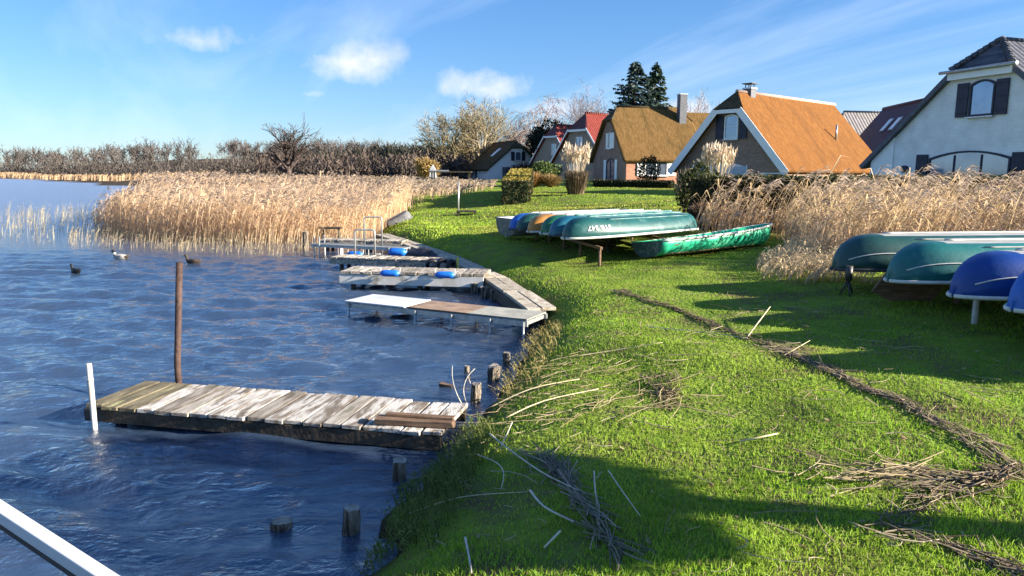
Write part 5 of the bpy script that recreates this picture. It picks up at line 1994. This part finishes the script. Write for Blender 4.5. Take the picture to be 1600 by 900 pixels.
def grow(rs, h, r0, levels, spread, nch, upb, droop=0.0, trunk_frac=.3, forks=1, wob=.075, lean=0.0):
    segs = [[] for _ in range(levels + 1)]

    def rec(p, d, L_, r, lv):
        steps = 4 if lv == 0 else (3 if lv < 3 else 2)
        q = p.copy()
        dd = d.copy()
        nodes = []
        for i in range(steps):
            dd = dd + rs.normal(size=3) * wob * (1 + .4 * lv)
            dd[2] += (upb if lv < 2 else upb * .5 - droop) * .3
            dd /= np.linalg.norm(dd)
            q2 = q + dd * L_ / steps
            ra, rb = r * (1 - .5 * i / steps), r * (1 - .5 * (i + 1) / steps)
            segs[lv].append((q, q2, ra, rb))
            nodes.append((q2.copy(), dd.copy(), rb))
            q = q2
        if lv < levels:
            k = nch[lv]
            for j in range(k):
                f = (trunk_frac if lv == 0 else .25) + (1 - (trunk_frac if lv == 0 else .25)) * (j + rs.rand()) / k
                idx_ = min(steps - 1, int(f * steps))
                base, bd, br = nodes[idx_]
                if idx_ > 0:
                    w_ = f * steps - idx_
                    base = nodes[idx_ - 1][0] * (1 - w_) + base * w_
                a = rs.rand() * 6.28
                side = np.array([math.cos(a), math.sin(a), 0])
                side = side - bd * side.dot(bd)
                side /= np.linalg.norm(side) + 1e-6
                ang = spread[lv] * (.7 + .6 * rs.rand())
                nd = bd * math.cos(ang) + side * math.sin(ang)
                rec(base, nd, L_ * (.50 + .3 * rs.rand()) * (1.0 if lv == 0 else .85) * (1.15 - .5 * f if lv == 0 else 1), br * (.55 if lv == 0 else .6), lv + 1)
    for k in range(forks):
        a = k * 2.4 + rs.rand()
        d0 = np.array([math.cos(a) * .28 * (forks > 1) + lean, math.sin(a) * .28 * (forks > 1), 1.0])
        d0 /= np.linalg.norm(d0)
        rec(np.array([0, 0, -.2]), d0, h * .72, r0 / math.sqrt(forks), 0)
    return segs


def seg_arrays(sl):
    return (np.array([s_[0] for s_ in sl]), np.array([s_[1] for s_ in sl]), np.array([s_[2] for s_ in sl]), np.array([s_[3] for s_ in sl]))


def bare_tree(name, c, h, r0, seed, col, label, levels=4, nch=(9, 6, 5, 4), spread=(.75, .7, .7, .7), upb=.5, droop=0.0, trunk_frac=.25, forks=1, minr=.012, col2=None, lean=0.0, z0=None, group='bare trees'):
    rs = np.random.RandomState(seed)
    segs = grow(rs, h, r0, levels, spread, nch, upb, droop, trunk_frac, forks, lean=lean)
    allz = max(s_[1][2] for l in segs for s_ in l)
    k = h / allz
    g = gz(c[0], c[1]) if z0 is None else z0
    root = empty(name, (c[0], c[1], g), 0, label, 'tree', group)
    P0, P1, R0_, R1_ = seg_arrays(segs[0])
    V, Fq = prisms(P0 * k, P1 * k, R0_, R1_, 7)
    npmesh('trunk', V, Fq, TWIG, cols=np.tile(np.array(col), (len(V), 1)) * (.8 + .4 * rs.rand(len(V), 1)), parent=root)
    parts, cols_ = [], []
    for lv in range(1, levels + 1):
        P0, P1, R0_, R1_ = seg_arrays(segs[lv])
        if lv < 3:
            v_, f_ = prisms(P0 * k, P1 * k, np.maximum(R0_, minr), np.maximum(R1_, minr * .8), 5 if lv == 1 else 3)
        else:
            dn_ = P1 - P0
            sv_ = np.cross(dn_, rs.normal(size=dn_.shape))
            sv_ /= np.linalg.norm(sv_, axis=1, keepdims=True) + 1e-9
            v_, f_ = ribbons(np.stack([P0 * k, P1 * k], 1), np.stack([np.maximum(R0_, minr), np.maximum(R1_, minr * .8)], 1) * 1.2, sv_)
        parts.append((v_, f_))
        cq = np.array(col) if lv < 3 or col2 is None else np.array(col2)
        cols_.append(np.tile(cq, (len(v_), 1)) * (.75 + .5 * rs.rand(len(v_), 1)))
    V, Fq = merge(parts)
    npmesh('crown', V, Fq, TWIG, cols=np.concatenate(cols_), parent=root)
    return root


def PT(px, top, d_):
    return (P(px, 290, d_).x, d_), P(px, top, d_).z


c, zt = PT(455, 186, 72)
bare_tree('alder_tree', c, (zt - .4) * 1.12, .34, 91, (.06, .045, .04), 'lone bare alder rising out of the reed bed', 3, (18, 6, 4), (.95, .65, .65), .25, trunk_frac=.34, forks=1, minr=.020, col2=(.085, .06, .052), z0=.3)
c, zt = PT(752, 150, 108)
bare_tree('willow_tree', c, (zt - 1.4) * 1.06, .5, 92, (.33, .28, .19), 'wide pale bare tree with yellowish twigs behind the white house', 4, (10, 6, 4, 3), (.7, .65, .6, .6), .55, forks=3, minr=.018, col2=(.27, .22, .125))
c, zt = PT(706, 168, 106)
bare_tree('willow_tree', c, (zt - 1.4) * 1.06, .4, 93, (.28, .23, .13), 'left-hand bare tree with ochre lower twigs near the shelter', 4, (10, 6, 5, 3), (.8, .7, .65, .6), .4, forks=3, minr=.018, col2=(.26, .20, .095))
c, zt = PT(790, 185, 125)
bare_tree('bare_tree', c, zt - 1.4, .3, 94, (.19, .16, .115), 'smaller bare tree between the wide pale tree and the birch', 4, (11, 6, 5, 3), (.7, .65, .6, .6), .5, forks=2, minr=.018, col2=(.22, .18, .125))
c, zt = PT(838, 140, 118)
bare_tree('birch_tree', c, zt - 1.5, .25, 95, (.36, .32, .29), 'tall birch with hanging reddish twigs above the dark evergreen', 4, (11, 6, 5, 3), (.65, .8, .7, .5), .5, droop=1.6, trunk_frac=.2, minr=.015, col2=(.22, .15, .12))
c, zt = PT(808, 172, 121)
bare_tree('birch_tree', c, zt - 1.5, .22, 96, (.34, .30, .27), 'second drooping birch a little left of the tall one', 4, (11, 6, 5, 3), (.65, .8, .7, .5), .5, droop=1.6, trunk_frac=.2, minr=.015, col2=(.22, .155, .12))
c, zt = PT(914, 124, 135)
bare_tree('bare_tree', c, zt - 1.5, .34, 97, (.22, .185, .17), 'faint fine-twigged bare tree left of the dark spruces', 4, (9, 5, 4, 3), (.6, .55, .5, .5), .7, forks=3, minr=.014, col2=(.26, .205, .19))
c, zt = PT(1092, 150, 150)
bare_tree('bare_tree', c, zt - 1.5, .25, 98, (.34, .29, .26), 'faint bare tree crown between the chimney and the orange roof', 3, (11, 7, 5), (.6, .6, .6), .7, forks=2, minr=.02)
c, zt = PT(690, 235, 75)
bare_tree('bare_bush', (c[0] - 1.6, c[1]), 3.0, .12, 99, (.28, .19, .08), 'ochre bushy thicket left of the white thatched house', 3, (14, 9, 7), (.7, .7, .7), .6, forks=6, minr=.016, col2=(.36, .25, .09))
c, zt = PT(704, 235, 128)
bare_tree('bare_bush', c, 4.2, .14, 100, (.28, .20, .09), 'second ochre thicket behind the pinkish house', 3, (14, 9, 7), (.7, .7, .7), .6, forks=6, minr=.018, col2=(.36, .26, .10))


def spruce(c, h, rbase, seed, label, col=((.022, .045, .042), (.070, .105, .090)), first=.12):
    rs = np.random.RandomState(seed)
    root = empty('spruce_tree', (c[0], c[1], gz(*c)), 0, label, 'tree', 'dark spruces behind the houses')
    MB().tube([(0, 0, -.3), (0, 0, h * .5), (0, 0, h * .98)], [.22, .13, .02], 8).build('trunk', wood_brown, root)
    Ps, Cs, Sd, Wd = [], [], [], []
    tiers = int(h * 3.3)
    for i in range(tiers):
        t = min(.99, first + (1 - first) * (i + rs.rand() * 1.5) / tiers)
        z = h * t
        rr_ = rbase * (1 - t) ** .8 * (.8 + .4 * rs.rand())
        for b in range(11):
            a = rs.rand() * 6.28
            ln = rr_ * (.35 + .85 * rs.rand()) + .15
            z = h * (t + rs.normal() * .012)
            m_ = int(5 + ln * 5)
            f = rs.rand(m_) ** .7
            drop = -.28 * ln * f + .22 * ln * f ** 3
            ctr = np.stack([math.cos(a) * ln * f, math.sin(a) * ln * f, z + drop], 1)
            sa = a + rs.choice([-1, 1], m_) * (.7 + .3 * rs.rand(m_))
            tw = .22 + .36 * rs.rand(m_)
            en = ctr + np.stack([np.cos(sa) * tw, np.sin(sa) * tw, -.12 - .15 * rs.rand(m_)], 1)
            Ps.append(np.stack([ctr, (ctr + en) / 2 + np.array([0, 0, .03]), en], 1))
            Cs.append(lerp3(col[0], col[1], rs.rand(m_)))
    Pc = np.concatenate(Ps)
    n = len(Pc)
    sdv = rs.normal(size=(n, 3)) * np.array([1, 1, .5])
    sdv /= np.linalg.norm(sdv, axis=1, keepdims=True)
    V, Fq = ribbons(Pc, np.tile(np.array([.09, .16, .04]), (n, 1)), sdv)
    npmesh('crown', V, Fq, FOLI, cols=np.repeat(np.concatenate(Cs), 6, 0), parent=root)


c, zt = PT(988, 96, 92)
spruce(c, zt - 1.6, 6.5, 101, 'bluish spruce with ragged drooping branches, left of the pair')
c, zt = PT(1019, 103, 94)
spruce(c, zt - 1.6, 4.2, 102, 'slimmer green spruce, right of the pair', ((.022, .045, .030), (.065, .10, .06)))


def evergreen(c, rx, h, seed, label, n=5000, pal=((.008, .014, .007), (.03, .04, .018)), size=.16, trunk_h=.6, group=None):
    rs = np.random.RandomState(seed)
    root = empty('evergreen_tree', (c[0], c[1], gz(*c)), 0, label, 'tree', group)
    MB().tube([(0, 0, -.3), (.05, 0, trunk_h), (0, .05, trunk_h + h * .5)], [.16, .12, .06], 8).build('trunk', wood_brown, root)
    nb = 26
    pts = []
    for i in range(nb):
        u_ = rs.normal(size=3)
        u_ /= np.linalg.norm(u_)
        cc = u_ * np.array([rx * .68, rx * .68, h * .36]) * rs.rand() ** .4 + np.array([0, 0, trunk_h + h * .5])
        rb = rx * (.26 + .18 * rs.rand())
        m_ = n // nb
        q = rs.normal(size=(m_, 3))
        q /= np.linalg.norm(q, axis=1, keepdims=True)
        pts.append(cc + q * rb * (.6 + .4 * rs.rand(m_, 1)))
    pts = np.concatenate(pts)
    V, Fq, cc = leaf_cloud(pts, None, size, lerp3(pal[0], pal[1], rs.rand(len(pts))), rs)
    npmesh('crown', V, Fq, FOLI, cols=cc, parent=root)


c, zt = PT(852, 184, 98)
evergreen(c, 4.0, zt - 1.8, 111, 'big dark evergreen behind the red roofed houses', 9000)
c, zt = PT(888, 190, 100)
evergreen(c, 2.2, zt - 2.2, 112, 'second dark evergreen half hidden by the bright red roof', 5000)
# unseen tree added right of the camera, crown shaped to fit the foreground shadow
evergreen((6.3, 2.3), 1.05, .5, 113, 'small flat-headed evergreen placed out of view for the foreground shadow', 16000, ((.02, .05, .015), (.05, .09, .03)), .10, 2.0)

# far woods
def wood(name, poly, n, hgt, seed, label, col, var=.25, wid=.55, tw=.045, dens=1.0):
    rs = np.random.RandomState(seed)
    variants = []
    for q in range(4):
        r2 = np.random.RandomState(seed * 7 + q)
        segs = grow(r2, 1.0, .016, 3, (.55, .6, .65), (7, 4, 3), .6, 0, .3, 1)
        S_ = [s_ for l in segs for s_ in l]
        P0, P1, R0_, R1_ = seg_arrays(S_)
        k = 1.0 / P1[:, 2].max()
        lv = np.concatenate([[i] * len(l) for i, l in enumerate(segs)])
        variants.append((P0 * k, P1 * k, R0_, R1_, lv))
    x, y = sample_poly(poly, n, rs)
    z = ground_z(x, y)
    parts, cols_ = [], []
    for i in range(n):
        P0, P1, R0_, R1_, lv = variants[i % 4]
        h = hgt * (1 + var * rs.normal() * .6)
        a = rs.rand() * 6.28
        M = np.array([[math.cos(a), -math.sin(a), 0], [math.sin(a), math.cos(a), 0], [0, 0, 1]])
        sc_ = np.array([h * wid * 1.6, h * wid * 1.6, h])
        A_ = (P0 @ M.T) * sc_ + np.array([x[i], y[i], z[i]])
        B_ = (P1 @ M.T) * sc_ + np.array([x[i], y[i], z[i]])
        mid_ = (A_ + B_) / 2
        wd = np.where(lv == 0, R0_ * h, np.where(lv == 1, tw * 1.2, tw))
        sd_v = np.array([math.cos(.3), math.sin(.3) * .3, 0])
        sdv = np.tile(rs.normal(size=3), (len(A_), 1)) * .4 + rs.normal(size=(len(A_), 3))
        dirn = B_ - A_
        sdv = np.cross(dirn, np.cross(dirn, sdv))
        sdv /= np.linalg.norm(sdv, axis=1, keepdims=True) + 1e-9
        V, Fq = ribbons(np.stack([A_, B_], 1), np.stack([wd, wd * .8], 1), sdv)
        parts.append((V, Fq))
        cols_.append(np.tile(np.array(col) * (.7 + .6 * rs.rand()), (len(V), 1)) * (.85 + .3 * rs.rand(len(V), 1)))
    V, Fq = merge(parts)
    o = npmesh(name, V, Fq, TWIG, cols=np.concatenate(cols_))
    tag(o, label, 'wood', kind='stuff')


def thicket(name, poly, n, hgt, seed, label, pal, size, per=60):
    """mass of brush: clumps of small twig blades"""
    rs = np.random.RandomState(seed)
    x, y = sample_poly(poly, n, rs)
    z = ground_z(x, y)
    pts, cl = [], []
    for i in range(n):
        h = hgt * (.6 + .7 * rs.rand())
        u_ = rs.normal(size=(per, 3))
        u_ /= np.linalg.norm(u_, axis=1, keepdims=True)
        q = u_ * (rs.rand(per, 1) ** .4) * np.array([h * .65, h * .65, h * .5]) + np.array([x[i], y[i], z[i] + h * .5])
        pts.append(q)
        cl.append(lerp3(pal[0], pal[1], rs.rand(per)) * (.75 + .5 * rs.rand()))
    pts = np.concatenate(pts)
    n2 = len(pts)
    up = rs.normal(size=(n2, 3)) * np.array([.6, .6, .3]) + np.array([0, 0, .9])
    Pc = np.stack([pts - up * size, pts, pts + up * size], 1)
    V, Fq = ribbons(Pc, np.tile(np.array([size * .22, size * .26, size * .05]), (n2, 1)), hside(n2, rs))
    o = npmesh(name, V, Fq, TWIG, cols=np.repeat(np.concatenate(cl), 6, 0))
    tag(o, label, 'wood', kind='stuff')


wood('far_wood', [(-520, 395), (-330, 372), (-190, 330), (-150, 290), (-120, 300), (-150, 350), (-300, 420), (-520, 450)], 300, 10, 121, 'brown leafless wood along the far left shore', (.10, .088, .080), tw=.085)
thicket('far_thicket', [(-520, 380), (-330, 350), (-190, 290), (-125, 235), (-85, 240), (-190, 318), (-330, 372), (-520, 400)], 340, 7, 122, 'brown brush at the foot of the far left wood', ((.068, .058, .050), (.110, .094, .082)), .42, 110)
wood('hill_wood', [(-165, 400), (-118, 360), (-40, 360), (60, 380), (60, 450), (-160, 450)], 290, 9, 123, 'tall leafless wood crowning the low hill', (.125, .107, .098), tw=.08)
thicket('hill_thicket', [(-112, 262), (-60, 215), (-30, 190), (20, 190), (30, 230), (-40, 300), (-110, 330)], 330, 5.5, 124, 'brown undergrowth below the hill wood', ((.060, .050, .042), (.105, .087, .073)), .36, 130)
thicket('shore_thicket', [(-40, 112), (-22, 92), (-10, 92), (-4, 112), (-10, 130), (-44, 140)], 150, 3.6, 125, 'reddish brown leafless thicket behind the reed bed', ((.07, .054, .044), (.125, .095, .078)), .30, 140)
thicket('pine_wood', [(-62, 200), (-20, 175), (15, 180), (10, 200), (-55, 215)], 90, 6.5, 126, 'dark green pines in the wood behind the reeds', ((.010, .014, .009), (.030, .034, .02)), .5, 200)
thicket('hill_thicket', [(-150, 395), (-100, 350), (40, 360), (60, 400), (60, 440), (-150, 440)], 260, 5, 127, 'dark understorey on the crest of the hill', ((.06, .05, .043), (.12, .10, .085)), .7, 70)
